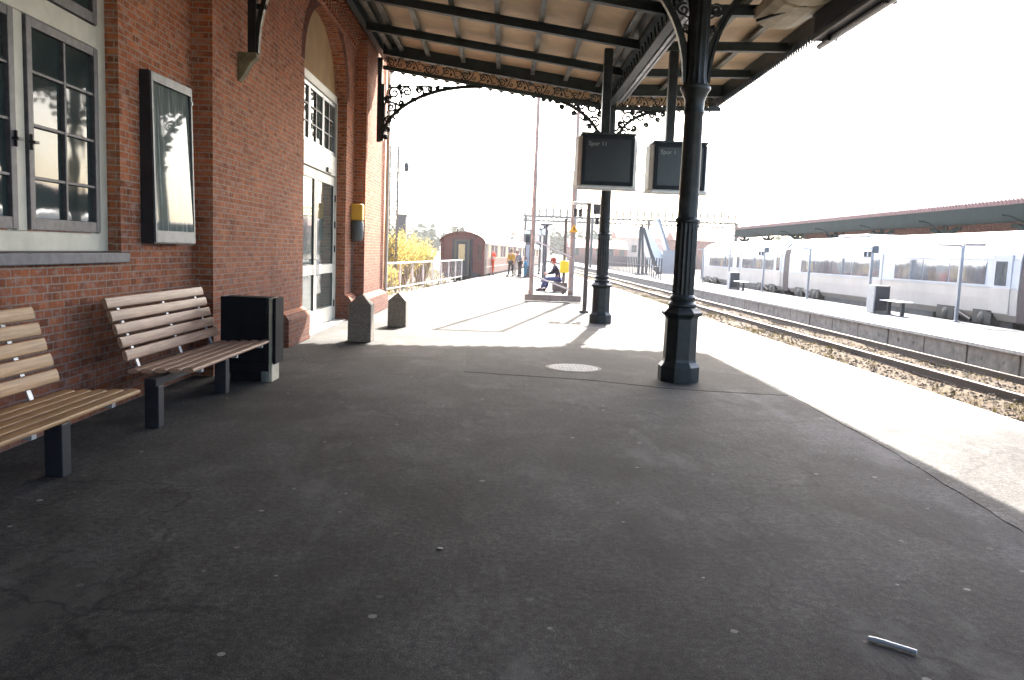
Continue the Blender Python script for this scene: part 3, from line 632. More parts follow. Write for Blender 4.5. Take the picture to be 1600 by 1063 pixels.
# ================================================================== COLUMNS
def column(x, y, label):
    t = thing('column', label, 'column', (x, y, 0), 'cast iron canopy columns')
    o8 = math.pi/8
    MB().lathe(x, y, [(.27, 0), (.27, .20), (.25, .225), (.225, .26), (.215, .30), (.212, .82), (.225, .85), (.262, .875), (.268, .905), (.235, .93), (.20, .965)], 8, o8).build('pedestal', 'iron', t, bev=.006)
    MB().lathe(x, y, [(.17, .965), (.185, .985), (.185, 1.01), (.15, 1.045), (.165, 1.07), (.165, 1.10), (.14, 1.13)], 32).build('base_ring', 'iron', t, smooth=True)
    MB().lathe(x, y, [(.138, 1.12), (.138, 1.16), (.134, 2.05)], 96, 0, (16, .10)).build('fluted_shaft', 'iron', t, smooth=True, angle=60)
    MB().lathe(x, y, [(.142, 2.05), (.155, 2.06), (.155, 2.09), (.128, 2.12), (.118, 3.40), (.13, 3.42), (.13, 3.45), (.12, 3.47), (.125, 3.58), (.165, 3.68), (.19, 3.71), (.19, 3.745), (.165, 3.765)], 32).build('upper_shaft', 'iron', t, smooth=True)
    c = MB(); c.lathe(x, y, [(.16, 3.76), (.14, 3.85), (.135, 5.35)], 64, 0, (12, .10)); c.build('head_post', 'iron', t, smooth=True, angle=60)
    if y < 18:
        for sx, sy in ((1, 0), (-1, 0), (0, 1)):
            b = MB(); Rr = 1.15 if sx else .95
            P_ = [(.155+Rr*(1-math.cos(R_(a))), 3.80+1.42*math.sin(R_(a))) for a in [86*i/16 for i in range(17)]]
            for p, q in zip(P_[:-1], P_[1:]):
                b.bar((x+sx*p[0], y+sy*p[0], p[1]), (x+sx*q[0], y+sy*q[0], q[1]), .085, .035, (sx, sy, 0) if q[1]-p[1] > abs(q[0]-p[0]) else (0, 0, 1))
                b.bar((x+sx*(p[0]-.035), y+sy*(p[0]-.035), p[1]+.02), (x+sx*(q[0]-.035), y+sy*(q[0]-.035), q[1]+.02), .02, .07, (sx, sy, 0) if q[1]-p[1] > abs(q[0]-p[0]) else (0, 0, 1))
            b.build('bracket', 'iron', t)
            s = MB()
            for (u, z, r, st_, sg_) in ((.32, 4.98, .14, 0, 1), (.21, 4.68, .085, 2, -1), (.55, 5.12, .09, 3, -1), (.17, 4.45, .05, 1, 1), (.20, 5.2, .07, 1, 1)):
                pts = spiral(0, 0, r, 1.5, st_, sg_, 22); s.tube([(x+sx*(u+a), y+sy*(u+a), z+b_) for a, b_ in pts], .015, 5)
                s.tube([(x+sx*.13, y+sy*.13, z-r*1.1), (x+sx*(u-r*.5), y+sy*(u-r*.5), z-r*.9), (x+sx*(u+r), y+sy*(u+r), z)], .013, 5)
            s.build('bracket_scroll', 'iron', t)
    return t
column(CX_, C1, 'nearest dark green cast iron column with octagonal base and curved brackets')
column(CX_, C2, 'slimmer looking farther iron column standing in sunlight at the canopy end')
column(CX_, C1-8.57, 'iron column beside the camera, outside the right of the view')

# ================================================================== BENCHES
def slat(mb, a, b, x, z, wx, wz, tilt=0):
    # rounded slat along Y
    n = 10; pts = []
    for k in range(n):
        t = 2*math.pi*k/n; cx = abs(math.cos(t))**.6*math.copysign(1, math.cos(t)); sz = abs(math.sin(t))**.7*math.copysign(1, math.sin(t))
        u, v_ = cx*wx/2, sz*wz/2; pts.append((x+u*math.cos(tilt)-v_*math.sin(tilt), z+u*math.sin(tilt)+v_*math.cos(tilt)))
    mb.prism(pts, lambda p, q, t: (p, t, q), a, b)
def bench(y0, y1, legs, woodm, label, arms, name='bench'):
    t = thing(name, label, 'bench', (-3.1, (y0+y1)/2, 0), 'slatted benches against the brick wall')
    s = MB()
    for k in range(5): slat(s, y0, y1, -2.665-k*.118, .482-(k*.006), .098, .038)
    s.build('seat', woodm, t, smooth=True, angle=50)
    s = MB(); tl = R_(105)
    for k in range(5):
        u = k/4; slat(s, y0+.03, y1-.02, -3.215-.165*u, .585+.445*u, .098, .036, tl)
    s.build('backrest', woodm, t, smooth=True, angle=50)
    r = MB(); r.box(-2.97, -2.87, y0-.16, max(y1-.1, legs[0]), .36, .43); r.build('rail', 'leg', t, bev=.004)
    for ly in legs: MB().box(-2.98, -2.86, ly-.055, ly+.055, 0, .36).build('leg', 'leg', t, bev=.006)
    for ay in arms:
        m = MB(); m.box(-3.24, -2.64, ay-.025, ay+.025, .432, .460); m.bar((-3.195, ay, .44), (-3.415, ay, 1.05), .05, .012, (1, 0, 0)); m.build('support', 'bracket', t)
    return t
bench(3.30, 5.86, (5.30, 3.75), 'bench_gold', 'warm golden wooden slatted bench cut by the left edge of the view', (3.6, 4.55, 5.5))
bench(6.88, 9.15, (6.80, 8.46), 'bench_grey', 'greyish wooden slatted bench beside the black litter bin', (7.15, 8.1, 8.95))

# litter bin
lb = thing('litter_bin', 'black flat panelled litter bin standing at the end of the benches', 'litter bin', (-2.85, 9.5, 0))
MB().box(-3.18, -2.66, 9.235, 9.55, .10, .97).build('body', 'bin', lb, bev=.008)
MB().box(-3.19, -2.67, 9.20, 9.23, .24, .975).build('front_panel', 'bin', lb, bev=.004)
m = MB(); m.box(-2.655, -2.615, 9.24, 9.54, .0, .965); m.build('metal_strip', 'binmetal', lb, bev=.004)
MB().box(-2.605, -2.57, 9.22, 9.56, .21, .97).build('side_panel', 'bin', lb, bev=.006)
MB().box(-2.73, -2.66, 9.20, 9.26, 0, .12).build('foot', 'caseframe', lb, bev=.004)
m = MB(); m.box(-3.1, -2.74, 9.26, 9.5, 0, .10); m.build('base', 'bin', lb)

# display case
dc = thing('display_case', 'empty glazed poster case with dark steel frame on the brick wall', 'display case', (WA, 8.85, 2.4))
m = MB(); m.box(WA+.0, WA+.04, 8.16, 9.44, 1.55, 3.24); m.box(WA+.04, WA+.13, 8.16, 8.20, 1.55, 3.24); m.box(WA+.04, WA+.13, 9.40, 9.44, 1.55, 3.24); m.box(WA+.04, WA+.13, 8.2, 9.4, 3.16, 3.24); m.box(WA+.04, WA+.13, 8.2, 9.4, 1.55, 1.66); m.build('case_body', 'steel_dark', dc)
m = MB(); X = WA+.13
m.box(X, X+.02, 8.17, 8.215, 1.56, 3.23); m.box(X, X+.02, 9.385, 9.43, 1.56, 3.23); m.box(X, X+.021, 8.215, 9.385, 3.14, 3.23); m.box(X, X+.021, 8.215, 9.385, 1.56, 1.68)
m.build('door_frame', 'caseframe', dc, bev=.003)
m_, t_, b_ = new_mat('case_glass')
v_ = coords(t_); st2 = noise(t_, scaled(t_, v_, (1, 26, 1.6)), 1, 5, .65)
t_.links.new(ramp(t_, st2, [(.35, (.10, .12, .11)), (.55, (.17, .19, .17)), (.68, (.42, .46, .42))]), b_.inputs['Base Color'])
b_.inputs['Roughness'].default_value = .03; b_.inputs['Specular IOR Level'].default_value = .3
MB().raw([(X+.016, 8.2, 1.67), (X+.016, 9.4, 1.67), (X-.016, 9.4, 3.15), (X-.016, 8.2, 3.15), (X+.006, 8.2, 1.67), (X+.006, 9.4, 1.67), (X-.026, 9.4, 3.15), (X-.026, 8.2, 3.15)], [(0, 1, 2, 3), (4, 5, 6, 7), (0, 1, 5, 4), (1, 2, 6, 5), (2, 3, 7, 6), (3, 0, 4, 7)]).build('glass_pane', m_, dc)
MB().box(X+.021, X+.03, 9.40, 9.42, 3.05, 3.09).build('lock', 'alu', dc)

for ob_ in dc.children:
    for v_ in ob_.data.vertices:
        v_.co.y = (v_.co.y+.69)*.72-.69; v_.co.x += (v_.co.y+.7)*.055-(v_.co.z+.85)*.02
# intercom (yellow top, grey body)
it = thing('wall_cabinet', 'yellow topped grey cabinet fixed to the brick wall beyond the door', 'wall cabinet', (WB+.1, 18.1, 1.7))
MB().box(WB, WB+.26, 17.98, 18.22, 2.16, 2.52).build('upper_box', 'yellow', it, bev=.03)
MB().lathe(WB+.13, 18.1, [(.09, 1.70), (.125, 1.76), (.14, 1.9), (.14, 2.10), (.12, 2.155)], 16).build('lower_box', 'greybox', it, smooth=True)
m = MB(); m.tube([(WB+.02, 18.1, 1.70), (WB+.02, 18.1, .6)], .012, 6); m.build('cable_pipe', 'greybox', it)

# bollards
def bollard(x, y, wv, h, label):
    t = MB(); a = wv/2
    t.raw([(x-a*1.03, y-a*1.03, 0), (x+a*1.03, y-a*1.03, 0), (x+a*1.03, y+a*1.03, 0), (x-a*1.03, y+a*1.03, 0), (x-a, y-a, h-.17), (x+a, y-a, h-.17), (x+a, y+a, h-.17), (x-a, y+a, h-.17), (x, y, h)],
          [(0, 1, 5, 4), (1, 2, 6, 5), (2, 3, 7, 6), (3, 0, 4, 7), (4, 5, 8), (5, 6, 8), (6, 7, 8), (7, 4, 8), (3, 2, 1, 0)])
    o = t.build('bollard', 'granite', None, bev=.012); tag(o, label, 'bollard', 'stone bollards by the doorway')
bollard(-2.36, 13.66, .38, .80, 'nearer and darker stone bollard with pyramid top in front of the doorway')
bollard(-2.10, 16.45, .36, .70, 'farther sunlit stone bollard near the outer corner of the brick building')

# manhole cover
mh = thing('manhole_cover', 'round pale manhole cover set in the dark asphalt patch', 'manhole cover', (1.05, 11.25, 0))
MB().lathe(1.05, 11.25, [(.395, -.01), (.395, .010), (.36, .012), (.36, -.01)], 48).build('ring', 'granite', mh)
m = MB(); m.lathe(1.05, 11.25, [(.35, -.01), (.35, .012)], 48)
for k in range(-6, 7):
    for j in range(-6, 7):
        if (k*.05)**2+(j*.05)**2 < .1: m.box(1.05+k*.05-.014, 1.05+k*.05+.014, 11.25+j*.05-.014, 11.25+j*.05+.014, .012, .0135)
m.build('lid', 'kerb', mh)
tag(MB().tube([(1.625, 3.28, .012), (1.66, 3.255, .014), (1.775, 3.165, .013)], [.010, .011, .010], 8).build('plastic_tube', plain('pale_blue', (.40, .48, .58), .35, var=.1)), 'small pale blue plastic tube lying on the shaded asphalt', 'litter')
tag(MB().lathe(-.28, 4.18, [(.02, 0), (.018, .006), (.01, .008)], 10).build('bottle_cap', 'black'), 'tiny black disc lying on the asphalt in the middle of the platform', 'litter')

# ================================================================== MONITORS
def text_on(txt, size, loc, parent, mat, name='lettering', rot=(math.pi/2, 0, 0)):
    cu = bpy.data.curves.new(name, 'FONT'); cu.body = txt; cu.size = size; cu.extrude = .002; cu.offset = size*.012
    tmp = bpy.data.objects.new(name, cu); col.objects.link(tmp); bpy.context.view_layer.update()
    me = bpy.data.meshes.new_from_object(tmp.evaluated_get(bpy.context.evaluated_depsgraph_get())); bpy.data.objects.remove(tmp)
    o = bpy.data.objects.new(name, me); col.objects.link(o); o.rotation_euler = rot
    o.location = Vector(loc)-world_base(parent); o.parent = parent; me.materials.clear(); me.materials.append(MAT[mat]); return o
def monitor(x, y, z0, z1, xr, ytop, txt, label, wv=.94):
    t = thing('departure_monitor', label, 'monitor', (x, y, z0), 'departure monitors hanging under the canopy')
    a = wv/2
    m = MB(); m.prism([(-a, 0), (a, 0), (a+.06, .10), (a+.10, .30), (a+.04, .52), (-a-.04, .52), (-a-.10, .30), (-a-.06, .10)], lambda p, q, k: (x+p, y+q, k), z0-.02, z1-.03); m.build('housing', 'housing', t, bev=.02)
    m = MB(); m.prism([(-a-.03, -.06), (a+.03, -.06), (a+.12, .3), (-a-.12, .3)], lambda p, q, k: (x+p, y+q, k), z0-.07, z0-.021); m.build('tray', 'housing', t, bev=.01)
    MB().box(x-a+.005, x+a-.005, y-.03, y-.001, z0, z1).build('bezel', 'bezel', t, bev=.01)
    MB().box(x-a+.07, x+a-.07, y-.034, y-.031, z0+.07, z1-.08).build('screen', 'screen', t)
    text_on(txt, .105, (x-a+.11, y-.035, z1-.20), t, 'lettering')
    MB().box(x-a-.02, x+a+.02, y-.05, y+.50, z1+.0, z1+.03).build('top_plate', 'iron_beam', t)
    MB().box(xr-.075, xr+.075, y+.0, y+.15, z1+.03, 5.22).build('hanger', 'iron', t, bev=.006)
monitor(1.81, 14.63, 2.84, 3.73, 1.74, 0, 'Spor 11', 'departure monitor headed Spor 11, left of the front column')
monitor(3.10, 14.63, 2.81, 3.63, 2.90, 0, 'Spor 1', 'departure monitor headed Spor 1, partly hidden behind the front column')

# sign box along the canopy edge and the cream housing near it
sb = thing('platform_sign', 'long dark sign box hung below the canopy edge at upper right', 'sign', (4.75, 11.5, 5.3))
MB().box(4.33, 4.58, 7.6, 12.0, 4.78, 5.46).build('sign_box', 'steel_dark', sb, bev=.01)
MB().tube([(4.50, 7.5, 4.735), (4.50, 12.1, 4.735)], .045, 10).build('lamp_tube', 'alu', sb, smooth=True)
m = MB(); [m.box(4.42, 4.57, y, y+.05, 4.70, 4.79) for y in (8.2, 9.9, 11.6)]; m.build('clamp', 'iron', sb)
m = MB(); m.box(4.31, 4.329, 10.0, 11.85, 4.86, 5.38); m.build('sign_panel', 'bezel', sb, bev=.004)
ho = thing('lamp_housing', 'cream rounded lamp housing mounted under the roof beside the sign box', 'lamp', (4.05, 11.4, 5.2))
for ya, yb in ((11.5, 12.6), (10.4, 11.45)):
    MB().prism([(3.62, 5.36), (3.66, 5.22), (3.76, 5.13), (3.92, 5.09), (4.14, 5.09), (4.30, 5.13), (4.42, 5.22), (4.46, 5.36)], lambda a, b, t: (a, t, b), ya, yb).build('shade', plain('lamp_shade_cream', (.34, .30, .20), .6, nscale=3, var=.3), ho, bev=.03)
m = MB(); m.bar((3.62, 12.3, 5.12), (4.3, 11.0, 5.12), .03, .04); m.build('tie_bar', 'iron', ho)

# ================================================================== GANTRY FRAME, POSTS
gf = thing('steel_frame', 'tall two legged steel frame on a concrete beam across the platform', 'frame', (1.65, 26.7, 0))
MB().box(.76, 2.62, 26.5, 26.85, .03, .24).build('base_beam', 'concrete', gf, bev=.02)
for xx, lb_ in ((.97, 1), (2.28, 0)):
    m = MB(); m.tube([(xx, 26.7, .24), (xx, 26.7, 4.3)], .095 if not lb_ else .075, 10); m.tube([(xx, 26.7, 4.3), (xx, 26.7, 8.4)], .06, 10); m.tube([(xx, 26.7, .24), (xx, 26.7, .36)], .095, 10); m.build('leg', 'galv', gf, smooth=True)
m = MB(); m.bar((1.02, 26.62, 2.0), (2.25, 26.62, 1.5), .05, .05); m.bar((1.02, 26.62, .85), (2.25, 26.62, .42), .05, .05); m.build('brace', 'railwhite', gf)
MB().bar((.9, 26.7, 8.4), (2.35, 26.7, 8.4), .08, .08).build('top_bar', 'galv', gf)
m = MB(); m.prism([(-.15, 0), (.15, 0), (0, .27)], lambda a, b, t: (2.29+a, t, 2.30+b), 26.57, 26.59); o = m.build('warning_sign', 'signyellow', gf, bev=.01)
m = MB(); m.prism([(0, .055), (.018, .06), (.008, .115), (.03, .12), (-.005, .20), (.003, .135), (-.02, .13)], lambda a, b, t: (2.29+a, t, 2.30+b), 26.562, 26.569); m.build('lightning_symbol', 'black', o)

lp = thing('post', 'dark brown steel post with lamp arm and loudspeakers near the farther column', 'post', (2.30, 22.2, 0))
m = MB(); m.box(2.245, 2.355, 22.14, 22.26, .05, 3.0); m.box(2.17, 2.40, 22.08, 22.32, 0, .07); m.build('upright', 'post', lp, bev=.005)
m = MB(); m.box(1.86, 2.24, 22.15, 22.25, 2.93, 3.02); m.build('lamp_arm', 'housing', lp, bev=.01)
m = MB(); [m.prism([(-.04, 0), (.04, 0), (.05, .20), (-.05, .20)], lambda a, b, t: (xx+a, t, 2.62+b), 22.1, 22.3) for xx in (1.93, 2.07)]; m.bar((1.9, 22.2, 2.8), (2.25, 22.2, 2.8), .03, .03); m.build('loudspeaker', 'dark_post', lp)
m = MB(); m.box(2.42, 2.62, 22.12, 22.28, 2.70, 2.98); m.box(2.48, 2.58, 22.12, 22.28, 2.42, 2.62); m.bar((2.35, 22.2, 2.97), (2.5, 22.2, 2.97), .03, .03); m.build('speaker_box', 'dark_post', lp, bev=.01)

va_ = thing('ticket_box', 'bright yellow box on a brown post beside the seated person', 'ticket machine', (2.33, 30.5, 0))
m = MB(); m.box(2.27, 2.37, 30.45, 30.55, 0, 2.9); m.box(2.18, 2.46, 30.36, 30.64, 0, .06); m.build('post', 'post', va_)
MB().box(2.16, 2.48, 30.28, 30.52, .88, 1.34).build('box', plain('bright_yellow', (.80, .62, .02), .5, var=.08), va_, bev=.03)

i = 0
for (px_, yy, h, lab) in ((2.0, 38, 2.9, 'first thin dark lamp post beyond the seated person'), (2.25, 45, 3.1, 'second thin dark lamp post beyond the seated person, with a clock'), (1.75, 52, 3.0, 'third thin dark lamp post down the platform'), (2.7, 60, 3.4, 'fourth thin dark lamp post down the platform'), (3.2, 70, 3.6, 'farthest thin dark lamp post down the platform')):
    t = thing('lamp_post', lab, 'lamp post', (px_, yy, 0), 'thin dark posts down the near platform')
    m = MB(); m.tube([(px_, yy, 0), (px_, yy, h)], .055, 8); m.tube([(px_, yy, 0), (px_, yy, .1)], .11, 8); m.build('pole', 'dark_post', t, smooth=True)
    m = MB(); m.box(px_-.28, px_+.28, yy-.06, yy+.06, h-.02, h+.06); m.build('lamp_head', 'railwhite' if i % 2 else 'dark_post', t, bev=.01)
    if i in (1, 3):
        m = MB(); m.prism(arc(px_+.0, h-.35, .22, .22, 0, 345, 20), lambda a, b, t2: (a, t2, b), yy-.16, yy-.06); m.build('clock', 'dark_post', t)
        m = MB(); m.prism(arc(px_+.0, h-.35, .18, .18, 0, 345, 20), lambda a, b, t2: (a, t2, b), yy-.17, yy-.161); m.build('clock_face', 'white', t)
    i += 1
kp = thing('information_pillar', 'tall information pillar with white top near the waiting people', 'information pillar', (1.75, 53, 0))
MB().box(1.42, 2.06, 53.1, 53.4, 0, 2.95).build('body', 'post', kp, bev=.02)
MB().box(1.38, 2.10, 53.04, 53.44, 2.78, 3.02).build('top', 'white', kp, bev=.02)
m = MB(); m.box(1.46, 2.02, 53.07, 53.099, 2.25, 2.7); m.build('screen', 'bezel', kp)
m = MB(); m.box(1.50, 1.98, 53.08, 53.099, .7, 2.1); m.build('timetable', 'alu', kp)

# white railing at the left platform edge
ea = math.atan2(1.5+.1, 15.2); edir = Vector((math.sin(ea), math.cos(ea), 0))
rl = thing('railing', 'white metal railing with diagonal lattice at the left platform edge', 'railing', (-3.85, 28.0, 0))
p0 = Vector((-4.35, 23.2, 0)); L = 20.6
m = MB(); m.bar(p0+Vector((0, 0, 1.05)), p0+edir*L+Vector((0, 0, 1.05)), .07, .06); m.bar(p0+Vector((0, 0, .18)), p0+edir*L+Vector((0, 0, .18)), .05, .04); m.build('rail', 'railwhite', rl)
n = 10
for k in range(n+1): p = p0+edir*(L*k/n); MB().bar(p, p+Vector((0, 0, 1.05)), .06, .06, (0, 1, 0)).build('post', 'railwhite', rl)
m = MB()
for k in range(n*4):
    a = p0+edir*(L*k/(n*4)); b = p0+edir*(L*(k+1)/(n*4))
    m.bar(a+Vector((0, 0, .2)), b+Vector((0, 0, 1.03)), .014, .014); m.bar(a+Vector((0, 0, 1.03)), b+Vector((0, 0, .2)), .014, .014)
m.build('lattice', 'galv', rl)

# ================================================================== MAROON COACH TRAIN
def place(o, loc, rz): o.location = loc; o.rotation_euler = (0, 0, rz)
def coach(label, loc, rz):
    t = thing('railway_coach', label, 'railway coach', (0, 0, 0), 'old coaches standing at the left platform edge')
    W, Lc, zf, zs, zt = 1.38, 19.5, .15, 2.05, 2.66
    prof = [(-W, zf), (-W, zs)]+[(W*math.cos(R_(a))*(-1 if 0 else 1), zs+(zt-zs)*math.sin(R_(a))) for a in range(180, -1, -15)]+[(W, zf)]
    prof = [(-W, zf)]+[(W*math.cos(R_(a)), zs+(zt-zs)*math.sin(R_(a))) for a in range(180, -1, -12)]+[(W, zf)]
    MB().prism(prof, lambda a, b, k: (a, k, b), 0, Lc).build('body', 'coach', t)
    rp = [(1.05*W*math.cos(R_(a)), zs-.02+(zt-zs+.09)*math.sin(R_(a))) for a in range(180, -1, -12)]
    ri = [(1.0*W*math.cos(R_(a)), zs-.02+(zt-zs+.02)*math.sin(R_(a))) for a in range(0, 181, 12)]
    MB().prism(rp+ri, lambda a, b, k: (a, k, b), -.12, Lc+.12).build('roof', 'coachroof', t)
    m = MB(); m.prism(rp+ri, lambda a, b, k: (a, k, b), -.18, -.121); m.build('roof_edge', 'coach', t)
    for x in (-1.30, -.56, .56, 1.30): MB().box(x-.07, x+.07, -.10, -.002, zf-.1, 2.28 if abs(x) < 1 else 2.08).build('end_post', 'coachdark' if abs(x) < 1 else 'coach', t)
    MB().box(-.48, .48, -.34, -.003, .0, 2.25).build('gangway', 'bellows', t)
    MB().box(-.32, .32, -.37, -.342, .1, 2.1).build('end_door', 'coachdark', t)
    MB().box(-.20, .20, -.40, -.372, .95, 1.95).build('end_window', 'curtain', t)
    m = MB(); m.box(.95, 1.2, -.02, .0, 1.05, 1.95); m.build('end_side_window', 'glass', t)
    for s in (-1, 1):
        m = MB(); m.tube([(s*.85, -.45, .05), (s*.85, 0, .05)], .06, 8); m.tube([(s*.85, -.48, .05), (s*.85, -.44, .05)], .2, 12); m.build('buffer', 'coachdark', t)
        m = MB(); m.box(s*W, s*(W+.012), .3, Lc-.3, .55, .62); m.box(s*W, s*(W+.012), .3, Lc-.3, 1.12, 1.15); m.build('side_moulding', 'coachcream', t)
        for k in range(9):
            y = 1.9+k*1.85; MB().box(s*(W-.0), s*(W+.014), y, y+1.1, 1.2, 1.95).build('window', 'trainglass' if k % 3 else 'curtain', t)
        for y in (.45, Lc-1.2): MB().box(s*(W+.001), s*(W+.02), y, y+.75, .2, 2.1).build('door', 'coachdark' if y < 1 else 'coach', t)
    for y in (3.0, Lc-3.0):
        m = MB(); m.box(-.95, .95, y-1.4, y+1.4, -.35, .0)
        for q in (-1, 1):
            for x in (-.72, .72): m.prism(arc(y+q*1.1, -.18, .42, .42, 0, 345, 20), lambda a, b, k: (k, a, b), x-.06, x+.06)
        m.build('bogie', 'coachdark', t)
    MB().box(-1.2, 1.2, .1, Lc-.1, -.05, .15).build('underframe', 'coachdark', t)
    m = MB()
    for k in range(8): m.lathe(0, 1+k*2.4, [(.10, zt), (.10, zt+.10), (.14, zt+.10), (.05, zt+.16)], 8)
    m.build('roof_vent', 'coachdark', t)
    m = MB(); m.tube([(-.35, -.1, 2.55), (-.35, -.1, 2.88)], .05, 6); m.tube([(.75, -.1, 2.35), (.75, -.1, 2.72)], .04, 6); m.build('lamp_bracket', 'coachdark', t)
    place(t, loc, rz); return t
cdir = Vector((math.sin(ea), math.cos(ea), 0)); cp = Vector((-2.50, 50.3, 0))
c1 = coach('nearest maroon coach with rounded roof and end door, left of the platform', cp, -ea)
def dup_tree(root, loc, rz, label):
    r = dup(root, loc, label, rz); return r
dup_tree(c1, cp+cdir*20.4, -ea, 'second maroon coach coupled behind the nearest one')
dup_tree(c1, cp+cdir*40.8, -ea, 'third and farthest maroon coach of the row')
track('coach_track', 0, -25, 100, -.48, ea, (-2.5, 50.3), sleepers=False)

# ================================================================== WHITE TRAIN ON THE RIGHT
tn = thing('passenger_train', 'white and beige passenger train with long windows behind the far platform', 'train', (15.95, 25, -.45))
def car(y0, y1, first=False):
    W = 1.43; X0 = 15.95
    prof = [(-W*.9, .12), (-W, .35), (-W-.02, .98), (-W-.01, 1.2)]
    low = [(-W*.9, .12), (-W-.01, .32), (-W-.03, .75), (-W-.03, 1.06), (W+.03, 1.06), (W+.03, .75), (W+.01, .32), (W*.9, .12)]
    upr = [(-W-.028, 1.062), (-W-.02, 1.9), (-W+.06, 2.3), (-W+.22, 2.55), (-W+.6, 2.72), (-.4, 2.80), (.4, 2.80), (W-.6, 2.72), (W-.22, 2.55), (W-.06, 2.3), (W+.02, 1.9), (W+.028, 1.062)]
    cb = MB().prism(upr, lambda a, b, k: (X0+a, k, b), y0, y1).build('car_body', 'trainwhite', tn)
    MB().prism(low, lambda a, b, k: (X0+a, k, b), y0, y1).build('lower_body', 'trainlow', cb)
    m = MB(); m.box(X0-W-.045, X0-W-.02, y0+.1, y1-.1, 1.075, 1.10); m.box(X0-W-.035, X0-W-.01, y0+.1, y1-.1, 1.90, 1.915); m.build('trim', 'traingrey', cb)
    # windows
    L_ = y1-y0; y = y0+1.6; k = 0
    while y < y1-2.8:
        wl_ = 1.95 if k % 3 != 1 else 1.6
        if not (y0+L_*.42 < y+wl_/2 < y0+L_*.5):
            MB().prism([(y, 1.16), (y+wl_, 1.16), (y+wl_, 1.84), (y, 1.84)], lambda a, b, t2: (X0-W-t2+(.0 if b < 1.5 else .006), a, b), .0, .045).build('window', 'trainglass', cb, bev=.0)
        y += wl_+.07; k += 1
    for yd in (y0+.35, y0+L_*.45):
        m = MB(); m.box(X0-W-.050, X0-W-.012, yd, yd+.95, 1.08, 2.05); dd_ = m.build('car_door', 'trainwhite', cb, bev=.01); MB().box(X0-W-.050, X0-W-.012, yd, yd+.95, .34, 1.075).build('door_lower_panel', 'trainlow', cb, bev=.01)
        MB().box(X0-W-.056, X0-W-.049, yd+.2, yd+.75, 1.15, 1.85).build('door_window', 'trainglass', cb)
    m = MB(); m.box(X0-1.2, X0+1.2, y0+.5, y1-.5, -.20, .12); m.box(X0-W*.93, X0+W*.93, y0+4.6, y1-4.6, -.38, .121); m.build('underframe', 'under', cb)
    for yb in (y0+2.6, y1-2.6):
        m = MB(); m.box(X0-1.15, X0+1.15, yb-.6, yb+.6, -.30, .1); m.box(X0-W-.05, X0-W+.3, yb-1.5, yb-.55, .0, .40); m.box(X0-W-.05, X0-W+.3, yb+.5, yb+1.5, .0, .40); m.tube([(X0-W-.06, yb-.5, .05), (X0-W-.06, yb+.4, .3)], .05, 6); m.ball((X0-W-.02, yb-1.0, .15), .22, 12, 8, (.3, 1, 1)); m.ball((X0-W-.02, yb+1.0, .15), .22, 12, 8, (.3, 1, 1))
        for q in (-.95, .95):
            for sx in (-1.05, .95): m.prism(arc(yb+q, -.03, .42, .42, 0, 342, 20), lambda a, b, k2: (k2, a, b), X0+sx, X0+sx+.10)
        m.tube([(X0-1.2, yb-.7, .0), (X0-1.2, yb+.7, .05)], .09, 8); m.tube([(X0-1.22, yb+.2, -.25), (X0-1.22, yb+.7, .1)], .05, 8)
        m.build('bogie', 'black', cb)
    return cb
for a, b in ((4.0, 21.8), (22.5, 40.8), (41.6, 58.5)): car(a, b)
for y in (22.15, 41.2, 58.8):
    m = MB(); m.prism([(-1.44, .1), (-1.46, 1.1), (-1.40, 2.25), (-1.0, 2.6), (1.0, 2.6), (1.40, 2.25), (1.46, 1.1), (1.44, .1)], lambda a, b, k: (15.95+a, k, b), y-.37, y+.37); m.build('gangway', 'rubber', tn, bev=.05)
MB().box(15.3, 16.6, 34, 37, 2.8, 2.9).build('roof_unit', 'trainwhite', tn, bev=.03)

# ================================================================== FAR PLATFORM FURNITURE
def far_lamp(y, h, style, label):
    x = 13.72
    t = thing('lamp_post', label, 'lamp post', (x, y, 0), 'grey posts along the far platform')
    m = MB(); m.box(x-.045, x+.045, y-.045, y+.045, 0, h); m.box(x-.09, x+.09, y-.09, y+.09, 0, .03); m.build('pole', 'alu', t)
    if style == 0:
        m = MB(); m.bar((x-.05, y, h), (x-.75, y, h+.0), .10, .05); m.bar((x+.05, y, h+.03), (x+.65, y, h+.05), .14, .07); m.build('lamp_head', 'galv', t)
    elif style == 1:
        m = MB(); m.box(x-.02, x+.20, y-.1, y+.1, h-.2, h+.08); m.build('loudspeaker', 'greybox', t, bev=.02)
        m = MB(); m.box(x-.32, x-.06, y-.04, y-.0, h-.35, h-.15); p = m.build('number_plate', 'dark_post', t, bev=.004)
        m = MB(); m.box(x-.22, x-.17, y-.045, y-.041, h-.33, h-.17); m.build('numeral', 'white', p)
        m = MB(); m.box(x-.45, x-.02, y-.05, y+.05, h-.07, h-.02); m.build('lamp_head', 'white', t)
    else:
        m = MB(); m.box(x-.35, x+.25, y-.06, y+.06, h, h+.06); m.build('lamp_head', 'alu', t)
for y, h, s, l in ((24.1, 2.28, 0, 'rightmost grey post with flat T shaped lamp on the far platform'), (30.0, 2.25, 1, 'grey post carrying a loudspeaker and small dark number plate'), (36.1, 2.2, 2, 'plain grey post in front of the train doors on the far platform'), (42.4, 2.25, 1, 'grey post with small plate right of the train gangway'), (48.9, 2.2, 2, 'plain thin grey post on the far platform, second from the near column'), (55.3, 2.2, 2, 'farthest thin grey post next to the near column on the far platform'), (18.0, 2.28, 2, 'grey post on the far platform beyond the right edge')):
    far_lamp(y, h, s, l)
